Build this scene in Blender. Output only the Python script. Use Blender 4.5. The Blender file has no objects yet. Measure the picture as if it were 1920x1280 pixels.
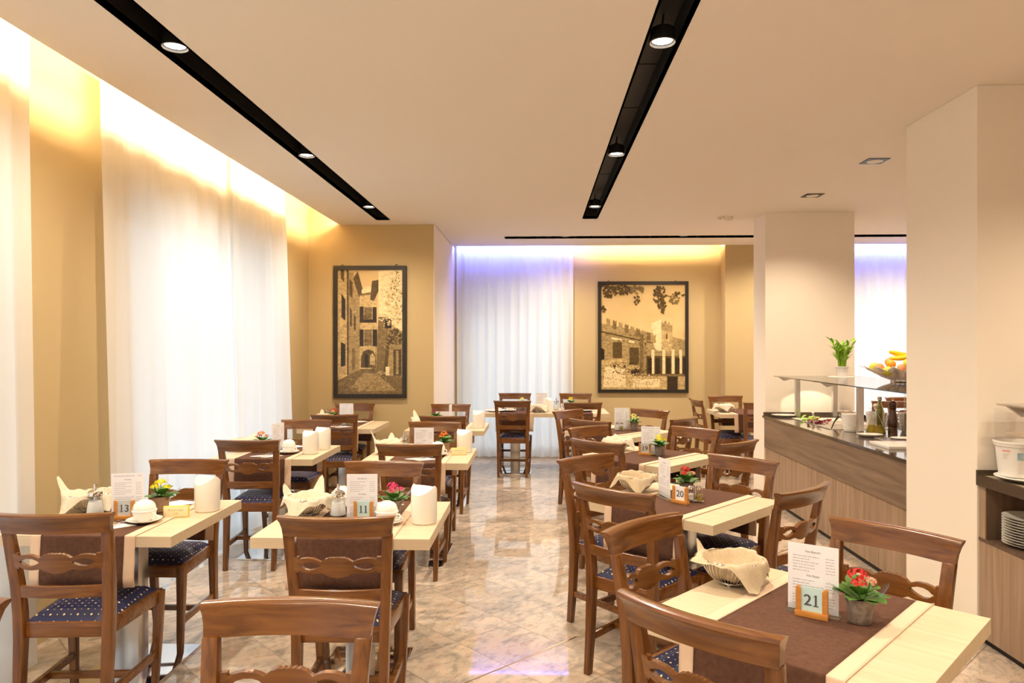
import bpy, bmesh, math, random
from mathutils import Vector, Matrix
random.seed(7)
PI = math.pi; R = math.radians
sc = bpy.context.scene
COL = sc.collection

# ------------------------------------------------------------------ camera, world, exposure, large lights
cd = bpy.data.cameras.new('camera'); cam = bpy.data.objects.new('camera', cd); COL.objects.link(cam)
cam.location = (0, 0, 1.57)
cam.rotation_euler = (R(90), 0, math.atan(48 / 1338.0))
cd.sensor_width = 36; cd.lens = 36 * 1338 / 1920; cd.shift_y = 8 / 1920
cd.clip_start = .05; cd.clip_end = 100
sc.camera = cam
sc.view_settings.view_transform = 'Standard'; sc.view_settings.look = 'None'
sc.view_settings.gamma = 1; sc.view_settings.use_curve_mapping = False
sc.view_settings.exposure = .54
sc.cycles.use_denoising = True
sc.cycles.max_bounces = 10; sc.cycles.diffuse_bounces = 5; sc.cycles.glossy_bounces = 4
sc.cycles.transmission_bounces = 6; sc.cycles.transparent_max_bounces = 12
sc.cycles.sample_clamp_indirect = 6; sc.cycles.caustics_reflective = False; sc.cycles.caustics_refractive = False
w = bpy.data.worlds.new('daylight'); sc.world = w; w.use_nodes = True
bg = w.node_tree.nodes['Background']; bg.inputs[0].default_value = (.74, .88, 1, 1); bg.inputs[1].default_value = 1.12
LED_WARM = 110.0; LED_BLUE = 130.0; SPOT_W = 92.0; DOWN_W = 85.0

# ------------------------------------------------------------------ materials
MATS = {}
def mat(name, col, rough=.5, metal=0, var=0, vscale=(8, 8, 8), bump=0, bscale=200, spec=.5, coat=0, emit=None, estr=0, col2=None, detail=3, trans=0, ior=1.45):
    m = bpy.data.materials.new(name); m.use_nodes = True; nt = m.node_tree; b = nt.nodes['Principled BSDF']
    b.inputs['Base Color'].default_value = (*col, 1); b.inputs['Roughness'].default_value = rough
    b.inputs['Metallic'].default_value = metal; b.inputs['Specular IOR Level'].default_value = spec
    b.inputs['Coat Weight'].default_value = coat; b.inputs['Coat Roughness'].default_value = .12
    b.inputs['Transmission Weight'].default_value = trans; b.inputs['IOR'].default_value = ior
    if emit: b.inputs['Emission Color'].default_value = (*emit, 1); b.inputs['Emission Strength'].default_value = estr
    if var or col2:
        tc = nt.nodes.new('ShaderNodeTexCoord'); mp = nt.nodes.new('ShaderNodeMapping'); mp.inputs['Scale'].default_value = vscale
        no = nt.nodes.new('ShaderNodeTexNoise'); no.inputs['Scale'].default_value = 1; no.inputs['Detail'].default_value = detail
        no.inputs['Distortion'].default_value = .6
        rp = nt.nodes.new('ShaderNodeValToRGB'); rp.color_ramp.elements[0].position = .3; rp.color_ramp.elements[1].position = .7
        c2 = col2 or tuple(c * (1 - var) for c in col)
        rp.color_ramp.elements[0].color = (*c2, 1); rp.color_ramp.elements[1].color = (*col, 1)
        nt.links.new(tc.outputs['Object'], mp.inputs[0]); nt.links.new(mp.outputs[0], no.inputs[0])
        nt.links.new(no.outputs[0], rp.inputs[0]); nt.links.new(rp.outputs[0], b.inputs['Base Color'])
    if bump:
        tc = nt.nodes.new('ShaderNodeTexCoord'); no = nt.nodes.new('ShaderNodeTexNoise'); no.inputs['Scale'].default_value = bscale
        bp = nt.nodes.new('ShaderNodeBump'); bp.inputs['Strength'].default_value = bump; bp.inputs['Distance'].default_value = .002
        nt.links.new(tc.outputs['Object'], no.inputs[0]); nt.links.new(no.outputs[0], bp.inputs['Height']); nt.links.new(bp.outputs[0], b.inputs['Normal'])
    MATS[name] = m
    return m
M = MATS
WOOD = (.200, .076, .015); WOOD2 = (.092, .031, .007)
mat('wood_rail', WOOD, .24, col2=WOOD2, vscale=(3, 40, 40), coat=.2)
mat('wood_post', WOOD, .24, col2=WOOD2, vscale=(40, 40, 3), coat=.2)
mat('maple', (.68, .55, .38), .4, col2=(.60, .47, .31), vscale=(2.5, 50, 60))
mat('runner_brown', (.130, .063, .040), .85, col2=(.095, .044, .028), vscale=(60, 60, 60), bump=.5, bscale=700, spec=.2)
mat('runner_beige', (.72, .53, .38), .85, bump=.3, bscale=700, spec=.2)
mat('steel', (.62, .60, .57), .28, 1)
mat('chrome', (.85, .85, .85), .07, 1)
mat('porcelain', (.86, .84, .78), .18, coat=.3)
mat('white_plastic', (.86, .82, .74), .3)
mat('linen', (.60, .50, .36), .95, col2=(.56, .44, .28), vscale=(120, 120, 120), bump=.6, bscale=600, spec=.1)
mat('linen_light', (.80, .72, .58), .95, col2=(.70, .61, .46), vscale=(120, 120, 120), bump=.6, bscale=600, spec=.1)
mat('paper', (.86, .86, .90), .7)
mat('napkin_paper', (.88, .86, .82), .8)
mat('ink', (.10, .09, .10), .8); mat('ink_grey', (.45, .42, .46), .8); mat('ink_gold', (.55, .42, .18), .8)
mat('plate_blue', (.55, .76, .78), .5); mat('plate_grey', (.55, .58, .58), .5)
mat('holder_wood', (.62, .28, .06), .4, col2=(.5, .2, .04), vscale=(10, 60, 60))
mat('pot_grey', (.30, .25, .21), .6, col2=(.16, .13, .11), vscale=(60, 60, 60))
mat('pot_tan', (.52, .36, .24), .7, col2=(.4, .27, .18), vscale=(60, 60, 60))
mat('leaf', (.10, .24, .03), .45, col2=(.05, .14, .02), vscale=(30, 30, 30))
mat('leaf_light', (.38, .62, .05), .45, col2=(.2, .42, .03), vscale=(20, 20, 20))
mat('petal_yellow', (.90, .74, .02), .6); mat('petal_pale', (.86, .82, .30), .6); mat('petal_red', (.62, .03, .03), .6)
mat('petal_pink', (.75, .06, .20), .6); mat('petal_orange', (.88, .26, .03), .6); mat('petal_salmon', (.85, .40, .28), .6)
mat('petal_dark', (.25, .04, .08), .6)
mat('sign_card', (.86, .78, .50), .5); mat('sign_edge', (.80, .60, .08), .5)
mat('black', (.012, .011, .010), .45); mat('slot_black', (.018, .015, .012), .55)
mat('frame_black', (.018, .014, .010), .4)
mat('lens', (1, 1, 1), .3, emit=(1, .9, .78), estr=14)
mat('led_warm', (1, 1, 1), .5, emit=(1, .76, .45), estr=LED_WARM)
mat('led_blue', (1, 1, 1), .5, emit=(.14, .20, 1), estr=LED_BLUE)
mat('silver', (.92, .89, .82), .4, .6)
mat('lamp_white', (.8, .78, .74), .3)
mat('wall_tan', (.52, .395, .205), .9, bump=.25, bscale=260)
mat('wall_white', (.85, .78, .68), .9, bump=.15, bscale=260)
mat('ceiling_paint', (.80, .74, .66), .95)
mat('skirting', (.55, .42, .28), .5)
mat('dark_worktop', (.09, .065, .045), .08, coat=.5)
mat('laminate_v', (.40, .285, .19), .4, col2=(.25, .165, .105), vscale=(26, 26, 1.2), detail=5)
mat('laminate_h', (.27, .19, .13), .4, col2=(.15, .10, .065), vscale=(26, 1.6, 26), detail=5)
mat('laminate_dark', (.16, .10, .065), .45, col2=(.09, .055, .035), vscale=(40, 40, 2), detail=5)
mat('white_frame', (.8, .8, .8), .4)
mat('radicchio', (.35, .04, .09), .5); mat('lettuce', (.35, .6, .06), .5)
mat('olive_glass', (.22, .22, .02), .08, trans=.6); mat('oil', (.62, .46, .03), .05, trans=.5)
mat('peppermill', (.07, .028, .012), .2, coat=.6); mat('cork', (.7, .6, .45), .7)
mat('peppercorns', (.30, .22, .13), .8, col2=(.04, .03, .02), vscale=(160, 160, 160))
mat('sugar_white', (.9, .9, .88), .9)
mat('food_brown', (.35, .19, .07), .8, col2=(.16, .08, .03), vscale=(60, 60, 60))
mat('apple', (.80, .66, .06), .25, col2=(.62, .60, .08), vscale=(14, 14, 14)); mat('orange_peel', (.9, .38, .02), .4, bump=.4, bscale=500)
mat('banana_peel', (.90, .62, .02), .4); mat('peach_skin', (.75, .30, .12), .5); mat('stalk', (.15, .09, .03), .7)
mat('brass', (.6, .42, .18), .25, 1)
mat('label_red', (.8, .06, .05), .5); mat('label_blue', (.28, .45, .52), .5); mat('soil', (.05, .03, .02), .9)
mat('detector', (.75, .66, .52), .5)
mat('outside_ground', (.4, .42, .38), .9)

def sheer(name, col, transp, tl):
    m = bpy.data.materials.new(name); m.use_nodes = True; nt = m.node_tree; nt.nodes.clear()
    o = nt.nodes.new('ShaderNodeOutputMaterial'); d = nt.nodes.new('ShaderNodeBsdfDiffuse'); t = nt.nodes.new('ShaderNodeBsdfTranslucent')
    tp = nt.nodes.new('ShaderNodeBsdfTransparent'); a = nt.nodes.new('ShaderNodeMixShader'); c = nt.nodes.new('ShaderNodeMixShader')
    for n in (d, t): n.inputs[0].default_value = (*col, 1)
    tp.inputs[0].default_value = (1, 1, 1, 1)
    a.inputs[0].default_value = tl; c.inputs[0].default_value = transp
    L = nt.links.new; L(d.outputs[0], a.inputs[1]); L(t.outputs[0], a.inputs[2]); L(a.outputs[0], c.inputs[1]); L(tp.outputs[0], c.inputs[2]); L(c.outputs[0], o.inputs[0])
    MATS[name] = m
sheer('curtain_fabric', (.93, .93, .92), .06, .5)
sheer('blind_slats', (.9, .9, .9), .12, .55)
sheer('doily_paper', (.95, .93, .88), .25, .1)
def thin_glass(name, col=(1, 1, 1), r=.02, k=1.0):
    m = bpy.data.materials.new(name); m.use_nodes = True; nt = m.node_tree; nt.nodes.clear()
    o = nt.nodes.new('ShaderNodeOutputMaterial'); tp = nt.nodes.new('ShaderNodeBsdfTransparent'); g = nt.nodes.new('ShaderNodeBsdfGlossy')
    f = nt.nodes.new('ShaderNodeFresnel'); ge = nt.nodes.new('ShaderNodeNewGeometry'); ma = nt.nodes.new('ShaderNodeMath'); ma.operation = 'MULTIPLY_ADD'
    ma.inputs[1].default_value = 1 / 1.5 - 1.5; ma.inputs[2].default_value = 1.5; nt.links.new(ge.outputs['Backfacing'], ma.inputs[0]); nt.links.new(ma.outputs[0], f.inputs[0]); mx = nt.nodes.new('ShaderNodeMixShader')
    mu = nt.nodes.new('ShaderNodeMath'); mu.operation = 'MULTIPLY'; mu.inputs[1].default_value = k
    tp.inputs[0].default_value = (*col, 1); g.inputs['Roughness'].default_value = r
    L = nt.links.new; L(f.outputs[0], mu.inputs[0]); L(mu.outputs[0], mx.inputs[0]); L(tp.outputs[0], mx.inputs[1]); L(g.outputs[0], mx.inputs[2]); L(mx.outputs[0], o.inputs[0])
    MATS[name] = m
thin_glass('glass_clear'); thin_glass('glass_shelf', (.86, .80, .74), .03, 1.6); thin_glass('glass_vessel', (.93, .95, .95), .02, 1.5)
thin_glass('wrap_film', (.80, .92, .88), .15, 2.0)

def seat_mat():
    m = bpy.data.materials.new('seat_fabric'); m.use_nodes = True; nt = m.node_tree; b = nt.nodes['Principled BSDF']
    N = nt.nodes.new; L = nt.links.new
    b.inputs['Roughness'].default_value = .5; b.inputs['Specular IOR Level'].default_value = .3
    tc = N('ShaderNodeTexCoord')
    def dots(scale, off, rad):
        mp = N('ShaderNodeMapping'); mp.inputs['Rotation'].default_value = (0, 0, R(45)); mp.inputs['Scale'].default_value = (scale, scale, 0); mp.inputs['Location'].default_value = (off, off, 0)
        fr = N('ShaderNodeVectorMath'); fr.operation = 'FRACTION'; sb = N('ShaderNodeVectorMath'); sb.operation = 'SUBTRACT'; sb.inputs[1].default_value = (.5, .5, 0)
        ln = N('ShaderNodeVectorMath'); ln.operation = 'LENGTH'; lt = N('ShaderNodeMath'); lt.operation = 'LESS_THAN'; lt.inputs[1].default_value = rad
        L(tc.outputs['Object'], mp.inputs[0]); L(mp.outputs[0], fr.inputs[0]); L(fr.outputs[0], sb.inputs[0]); L(sb.outputs[0], ln.inputs[0]); L(ln.outputs['Value'], lt.inputs[0])
        return lt
    a = dots(26, 0, .10); c = dots(26, .5, .055)
    mx = N('ShaderNodeMath'); mx.operation = 'MAXIMUM'; L(a.outputs[0], mx.inputs[0]); L(c.outputs[0], mx.inputs[1])
    cm = N('ShaderNodeMix'); cm.data_type = 'RGBA'; cm.inputs[6].default_value = (.012, .015, .060, 1); cm.inputs[7].default_value = (.85, .66, .32, 1)
    L(mx.outputs[0], cm.inputs[0]); L(cm.outputs[2], b.inputs['Base Color'])
    MATS['seat_fabric'] = m
seat_mat()

def floor_mat():
    m = bpy.data.materials.new('marble_tiles'); m.use_nodes = True; nt = m.node_tree; b = nt.nodes['Principled BSDF']; N = nt.nodes.new; L = nt.links.new
    S = .3845
    tc = N('ShaderNodeTexCoord'); mp = N('ShaderNodeMapping'); mp.vector_type = 'TEXTURE'
    mp.inputs['Location'].default_value = (-.153, 4.585, 0); mp.inputs['Rotation'].default_value = (0, 0, R(45)); mp.inputs['Scale'].default_value = (S, S, 1)
    L(tc.outputs['Object'], mp.inputs[0])
    fl = N('ShaderNodeVectorMath'); fl.operation = 'FLOOR'; L(mp.outputs[0], fl.inputs[0])
    wn = N('ShaderNodeTexWhiteNoise'); wn.noise_dimensions = '3D'; L(fl.outputs[0], wn.inputs[0])
    sc_ = N('ShaderNodeVectorMath'); sc_.operation = 'SCALE'; sc_.inputs['Scale'].default_value = 40; L(wn.outputs['Color'], sc_.inputs[0])
    ad = N('ShaderNodeVectorMath'); ad.operation = 'ADD'; L(mp.outputs[0], ad.inputs[0]); L(sc_.outputs[0], ad.inputs[1])
    m2 = N('ShaderNodeMapping'); m2.inputs['Scale'].default_value = (1.2, 2.2, 1); m2.inputs['Rotation'].default_value = (0, 0, R(-50)); L(ad.outputs[0], m2.inputs[0])
    n1 = N('ShaderNodeTexNoise'); n1.inputs['Scale'].default_value = 1.5; n1.inputs['Detail'].default_value = 7; n1.inputs['Roughness'].default_value = .68; n1.inputs['Distortion'].default_value = 1.1
    L(m2.outputs[0], n1.inputs[0])
    rp = N('ShaderNodeValToRGB'); e = rp.color_ramp.elements
    e[0].position = .30; e[0].color = (.30, .26, .22, 1); e[1].position = .72; e[1].color = (.64, .52, .40, 1)
    for p, c in ((.42, (.45, .38, .31)), (.52, (.57, .47, .37)), (.60, (.60, .46, .35))):
        x = e.new(p); x.color = (*c, 1)
    L(n1.outputs[0], rp.inputs[0])
    n2 = N('ShaderNodeTexNoise'); n2.inputs['Scale'].default_value = 4; n2.inputs['Detail'].default_value = 8; n2.inputs['Roughness'].default_value = .75; L(m2.outputs[0], n2.inputs[0])
    r2 = N('ShaderNodeValToRGB'); r2.color_ramp.elements[0].position = .36; r2.color_ramp.elements[0].color = (.55, .55, .56, 1); r2.color_ramp.elements[1].position = .5; r2.color_ramp.elements[1].color = (1, 1, 1, 1)
    L(n2.outputs[0], r2.inputs[0])
    mu = N('ShaderNodeMix'); mu.data_type = 'RGBA'; mu.blend_type = 'MULTIPLY'; mu.inputs[0].default_value = .8; L(rp.outputs[0], mu.inputs[6]); L(r2.outputs[0], mu.inputs[7])
    hs = N('ShaderNodeHueSaturation'); ma = N('ShaderNodeMapRange'); ma.inputs['To Min'].default_value = .86; ma.inputs['To Max'].default_value = 1.12
    L(wn.outputs['Value'], ma.inputs[0]); L(ma.outputs[0], hs.inputs['Value']); L(mu.outputs[2], hs.inputs['Color'])
    # joints
    fr = N('ShaderNodeVectorMath'); fr.operation = 'FRACTION'; L(mp.outputs[0], fr.inputs[0]); sx = N('ShaderNodeSeparateXYZ'); L(fr.outputs[0], sx.inputs[0])
    def edge(o):
        a = N('ShaderNodeMath'); a.operation = 'SUBTRACT'; a.inputs[1].default_value = .5; L(o, a.inputs[0])
        c = N('ShaderNodeMath'); c.operation = 'ABSOLUTE'; L(a.outputs[0], c.inputs[0])
        g = N('ShaderNodeMath'); g.operation = 'GREATER_THAN'; g.inputs[1].default_value = .5 - .0048; L(c.outputs[0], g.inputs[0]); return g
    ex, ey = edge(sx.outputs[0]), edge(sx.outputs[1])
    mx = N('ShaderNodeMath'); mx.operation = 'MAXIMUM'; L(ex.outputs[0], mx.inputs[0]); L(ey.outputs[0], mx.inputs[1])
    cm = N('ShaderNodeMix'); cm.data_type = 'RGBA'; cm.inputs[7].default_value = (.16, .12, .09, 1); L(mx.outputs[0], cm.inputs[0]); L(hs.outputs[0], cm.inputs[6])
    L(cm.outputs[2], b.inputs['Base Color'])
    rr = N('ShaderNodeMapRange'); rr.inputs['To Min'].default_value = .035; rr.inputs['To Max'].default_value = .5; L(mx.outputs[0], rr.inputs[0]); L(rr.outputs[0], b.inputs['Roughness'])
    b.inputs['Specular IOR Level'].default_value = .75
    MATS['marble_tiles'] = m
floor_mat()
SEP = [(.045, .026, .009), (.12, .075, .024), (.25, .165, .06), (.46, .32, .13), (.66, .47, .20), (.86, .68, .36)]
for i, c in enumerate(SEP):
    mat('sepia_%d' % i, c, .25, col2=tuple(x * (.45 if i < 5 else .72) for x in c), vscale=(28, 28, 40), detail=8)
mat('sepia_sky', (.66, .47, .21), .25, col2=(.58, .40, .17), vscale=(2, 2, 3), detail=4)

# ------------------------------------------------------------------ mesh helpers
class G:
    def __init__(s): s.v = []; s.f = []; s.m = []; s.mi = 0
    def add(s, vs, fs):
        o = len(s.v); s.v += [tuple(p) for p in vs]; s.f += [tuple(i + o for i in f) for f in fs]; s.m += [s.mi] * len(fs); return s
    def box(s, x0, x1, y0, y1, z0, z1, mtx=None):
        vs = [Vector(p) for p in ((x0, y0, z0), (x1, y0, z0), (x1, y1, z0), (x0, y1, z0), (x0, y0, z1), (x1, y0, z1), (x1, y1, z1), (x0, y1, z1))]
        if mtx is not None: vs = [mtx @ p for p in vs]
        return s.add(vs, [(0, 3, 2, 1), (4, 5, 6, 7), (0, 1, 5, 4), (1, 2, 6, 5), (2, 3, 7, 6), (3, 0, 4, 7)])
    def loft(s, secs, caps=True, closed=True):
        n = len(secs[0]); vs = [p for sec in secs for p in sec]; fs = []
        for i in range(len(secs) - 1):
            for j in range(n if closed else n - 1):
                k = (j + 1) % n; fs.append((i * n + j, i * n + k, (i + 1) * n + k, (i + 1) * n + j))
        if caps and closed: fs += [tuple(range(n))[::-1], tuple(range((len(secs) - 1) * n, len(secs) * n))]
        return s.add(vs, fs)
    def tube(s, pts, r, n=8, caps=True):
        pts = [Vector(p) for p in pts]; secs = []; rr = r if isinstance(r, (list, tuple)) else [r] * len(pts)
        up = Vector((0, 0, 1)); pr = None
        for i, p in enumerate(pts):
            t = (pts[min(i + 1, len(pts) - 1)] - pts[max(i - 1, 0)]).normalized()
            a = t.cross(up) if pr is None else (pr - t * pr.dot(t))
            if a.length < 1e-4: a = t.cross(Vector((1, 0, 0)))
            a.normalize(); pr = a; b = t.cross(a)
            secs.append([p + (a * math.cos(q) + b * math.sin(q)) * rr[i] for q in [2 * PI * k / n for k in range(n)]])
        return s.loft(secs, caps)
    def lathe(s, prof, c=(0, 0, 0), n=20, wob=0):
        secs = [[(c[0] + r * math.cos(2 * PI * k / n), c[1] + r * math.sin(2 * PI * k / n), c[2] + z) for k in range(n)] for r, z in prof]
        return s.loft(secs, caps=False)
    def prism(s, poly, h, mtx=None):
        n = len(poly); vs = [Vector((x, y, 0)) for x, y in poly] + [Vector((x, y, h)) for x, y in poly]
        if mtx is not None: vs = [mtx @ p for p in vs]
        return s.add(vs, [tuple(range(n))[::-1], tuple(range(n, 2 * n))] + [(i, (i + 1) % n, n + (i + 1) % n, n + i) for i in range(n)])
    def mesh(s, me, mtx):
        return s.add([mtx @ v.co for v in me.vertices], [tuple(p.vertices) for p in me.polygons])
    def build(s, name, m, parent=None, bevel=0, smooth=True, solid=0, ang=35, loc=None, rz=0):
        me = bpy.data.meshes.new(name); me.from_pydata(s.v, [], s.f)
        ms = m if isinstance(m, (list, tuple)) else [m]
        for x in ms: me.materials.append(M[x])
        if len(ms) > 1:
            for p, i in zip(me.polygons, s.m): p.material_index = i
        bm = bmesh.new(); bm.from_mesh(me)
        if solid: 
            pass
        else: bmesh.ops.recalc_face_normals(bm, faces=bm.faces)
        if bevel:
            es = [e for e in bm.edges if len(e.link_faces) == 2 and e.calc_face_angle(0) > R(40)]
            bmesh.ops.bevel(bm, geom=es, offset=bevel, segments=2, affect='EDGES', profile=.6, clamp_overlap=True)
        bm.to_mesh(me); bm.free()
        if smooth: me.shade_smooth(); me.set_sharp_from_angle(angle=R(ang))
        o = bpy.data.objects.new(name, me); COL.objects.link(o)
        if parent: o.parent = parent
        if solid:
            md = o.modifiers.new('thickness', 'SOLIDIFY'); md.thickness = solid; md.offset = 1
        if loc is not None: o.location = loc
        if rz: o.rotation_euler = (0, 0, rz)
        return o
def tag(o, label=None, cat=None, group=None, kind=None):
    if label: o['label'] = label
    if cat: o['category'] = cat
    if group: o['group'] = group
    if kind: o['kind'] = kind
    return o
def thing(name, label, cat, loc=(0, 0, 0), rz=0, group=None):
    o = bpy.data.objects.new(name, None); COL.objects.link(o); o.location = loc; o.rotation_euler = (0, 0, rz); o.empty_display_size = .05
    return tag(o, label, cat, group)
def kids(o): return [c for c in bpy.data.objects if c.parent == o]
KIDS = {}
def tree(o):
    if o.name not in KIDS: KIDS[o.name] = [(c, [g for g in bpy.data.objects if g.parent == c]) for c in bpy.data.objects if c.parent == o]
    return KIDS[o.name]
USED = set()
def place(proto, loc, rz, label, group=None, cat=None):
    """the first use moves the prototype itself, later ones copy it with its parts"""
    if proto.name not in USED:
        USED.add(proto.name); r = proto; tree(proto)
    else:
        r = proto.copy(); COL.objects.link(r)
        for ch, gs in tree(proto):
            c = ch.copy(); COL.objects.link(c); c.parent = r
            for g in gs:
                d = g.copy(); COL.objects.link(d); d.parent = c
    r.location = loc; r.rotation_euler = (0, 0, rz)
    return tag(r, label, cat, group)
def struct(g, name, m, parent=None, **k):
    o = g.build(name, m, parent, **k)
    if not parent: o['kind'] = 'structure'
    return o
TXT = {}
def text_mesh(s, size, align='CENTER'):
    key = (s, size, align)
    if key not in TXT:
        c = bpy.data.curves.new('lettering', 'FONT'); c.body = s; c.size = size; c.align_x = align; c.align_y = 'CENTER'; c.resolution_u = 3
        o = bpy.data.objects.new('lettering', c); COL.objects.link(o)
        dg = bpy.context.evaluated_depsgraph_get(); me = bpy.data.meshes.new_from_object(o.evaluated_get(dg))
        bpy.data.objects.remove(o); TXT[key] = me
    return TXT[key]
FRONT = Matrix.Rotation(R(90), 4, 'X')       # xy plane stood upright, facing -y
def lerp(a, b, t): return a + (b - a) * t
def interp(tab, x):
    if x <= tab[0][0]: return tab[0][1]
    for (a, p), (b, q) in zip(tab, tab[1:]):
        if x <= b: return lerp(p, q, (x - a) / (b - a) if b > a else 0)
    return tab[-1][1]

# ------------------------------------------------------------------ the room
CZ = 2.95; TOP = 3.2
g = G().box(-2.62, 7.5, -4, 10.2, -.06, 0); struct(g, 'floor', 'marble_tiles', smooth=False)
g = G()
for a in ((-2.26, -1.76, -4, 7.78), (-1.625, .495, -4, 7.78), (.64, 7.5, -4, 7.78), (-2.26, 7.5, 7.78, 8.08), (-1.17, 7.5, 8.08, 9.02), (-1.17, -.41, 9.02, 9.2), (-1.17, 7.5, 9.2, 9.86), (2.57, 3.9, 9.86, 10.12)):
    g.box(*a, CZ, CZ + .03)
g.box(-2.62, 7.5, -4, 10.2, TOP, TOP + .05)
struct(g, 'ceiling', 'ceiling_paint', smooth=False)
g = G()
WL = [(-3.6, -.6), (-.3, 3.2), (4.35, 6.98)]      # window openings in the left wall (along y)
y = -4
for a, b in WL:
    g.box(-2.92, -2.62, y, a, 0, TOP); g.box(-2.92, -2.62, a, b, 2.5, TOP); y = b
g.box(-2.92, -2.62, y, 8.08, 0, TOP)
struct(g, 'wall_left', 'wall_tan', smooth=False)
struct(G().box(-2.92, -1.18, 8.08, 10.2, 0, TOP), 'wall_alcove', 'wall_tan', smooth=False)
g = G()
WB = [(-1.04, .42, 2.5), (4.15, 5.9, 2.5)]
x = -1.18
for a, b, t in WB:
    g.box(x, a, 10.12, 10.4, 0, TOP); g.box(a, b, 10.12, 10.4, t, TOP); x = b
g.box(x, 7.5, 10.12, 10.4, 0, TOP)
struct(g, 'wall_back', 'wall_tan', smooth=False)
struct(G().box(2.57, 3.9, 9.88, 10.12, 0, CZ), 'wall_pier_back', 'wall_tan', smooth=False)
struct(G().box(7.5, 7.6, -4, 10.4, 0, TOP), 'wall_right', 'wall_white', smooth=False)
struct(G().box(-2.92, 7.6, -4.1, -4, 0, TOP), 'wall_front', 'wall_white', smooth=False)
struct(G().box(2.356, 3.267, 7.48, 7.88, 0, CZ), 'wall_pillar_far', 'wall_white', smooth=False, bevel=.004)
struct(G().box(2.325, 7.5, 3.865, 4.59, 0, CZ), 'wall_pillar_near', 'wall_white', smooth=False, bevel=.004)
# skirting and floor strip
struct(G().box(-1.18, 2.57, 10.10, 10.12, 0, .07).box(-2.62, -1.18, 8.06, 8.08, 0, .07), 'baseboard_back', 'skirting', smooth=False)
g = G(); d = Vector((1, 1, 0)).normalized(); n_ = Vector((1, -1, 0)).normalized()
p0 = Vector((-.153, 3.498, 0)); a = p0 - d * 1.3; b = p0 + d * 3.2
g.add([a - n_ * .004 + Vector((0, 0, z)) for z in (.0, .0012)] + [a + n_ * .004 + Vector((0, 0, z)) for z in (0, .0012)] + [b - n_ * .004 + Vector((0, 0, z)) for z in (0, .0012)] + [b + n_ * .004 + Vector((0, 0, z)) for z in (0, .0012)],
      [(1, 3, 7, 5), (0, 1, 5, 4), (2, 6, 7, 3), (0, 2, 3, 1), (4, 5, 7, 6)])
struct(g, 'trim_floor_joint', 'brass', smooth=False)
# windows: frame with mullion and transparent pane
def window(n, pts, axis, z1, mull):
    f = G(); p = G(); a, b = pts
    bars = [a + .03] + mull + [b - .03]
    for t in bars:
        if axis == 'y': f.box(-2.86, -2.80, t - .03, t + .03, 0, z1)
        else: f.box(t - .03, t + .03, 10.26, 10.32, 0, z1)
    for z in (.04, z1 - .04):
        if axis == 'y': f.box(-2.86, -2.80, a, b, z - .04, z + .04)
        else: f.box(a, b, 10.26, 10.32, z - .04, z + .04)
    if axis == 'y': p.box(-2.832, -2.828, a + .06, b - .06, .08, z1 - .08)
    else: p.box(a + .06, b - .06, 10.288, 10.292, .08, z1 - .08)
    o = struct(f, 'window_%d' % n, 'white_frame', smooth=False); p.build('pane', 'glass_clear', o, smooth=False)
window(1, WL[1], 'y', 2.5, [1.4]); window(2, WL[2], 'y', 2.5, [5.78]); window(3, WB[0][:2], 'x', 2.5, [-.31]); window(4, WB[1][:2], 'x', 2.5, [5.0]); window(5, WL[0], 'y', 2.5, [-2.1])
for n, (a, b, z0) in enumerate(((-1.0, .38, 2.0), (4.19, 5.86, 2.1))):
    g = G(); z = z0
    while z < 2.44: g.box(a, b, 10.335, 10.345, z, z + .040); z += .045
    tag(g.build('roller_shutter', 'blind_slats', smooth=False), ('half-lowered slatted shutter outside the middle back window', 'half-lowered slatted shutter outside the window beyond the buffet')[n], 'shutter')
# light channels in the ceiling
def channel(name, x0, x1, y0, y1, seams):
    g = G(); t = .012; h = CZ + .13
    g.box(x0 - t, x1 + t, y0 - t, y1 + t, h, h + t); g.box(x0 - t, x0, y0, y1, CZ, h); g.box(x1, x1 + t, y0, y1, CZ, h)
    g.box(x0, x1, y1, y1 + t, CZ, h); g.box(x0, x1, y0 - t, y0, CZ, h)
    o = struct(g, name, 'slot_black', smooth=False)
    if seams:
        s = G()
        for y in seams: s.box(x0, x1, y - .002, y + .002, h - .004, h)
        s.build('seam', 'black', o, smooth=False)
channel('trim_light_channel_window', -1.76, -1.625, -4, 7.78, [2.2, 3.9, 5.9])
channel('trim_light_channel_aisle', .495, .64, -4, 7.78, [2.6, 3.85, 4.55, 5.6, 6.3])
channel('trim_light_channel_back', -.41, 7.4, 9.02, 9.2, [])
struct(G().box(-1.18, -1.174, 8.08, 10.12, 0, CZ), 'wall_alcove_side', 'wall_white', smooth=False)
# hidden cove strips (real lamps above the ceiling lip)
def strip(name, label, a, m):
    tag(G().box(*a).build(name, m, smooth=False), label, 'light strip', 'light strips hidden in the ceiling coves')
strip('light_strip', 'warm light strip above the ceiling edge along the window curtains', (-2.20, -2.17, -4, 8.05, CZ + .06, CZ + .085), 'led_warm')
strip('light_strip', 'warm light strip above the ceiling edge over the castle picture', (.62, 2.5, 9.80, 9.825, CZ + .05, CZ + .07), 'led_warm')
strip('light_strip', 'violet light strip above the ceiling edge over the middle curtain', (-1.15, .55, 9.862, 9.872, CZ + .004, CZ + .026), 'led_blue')
strip('light_strip', 'violet light strip above the ceiling edge over the curtain behind the buffet', (4.0, 7.3, 9.862, 9.872, CZ + .004, CZ + .026), 'led_blue')

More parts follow.
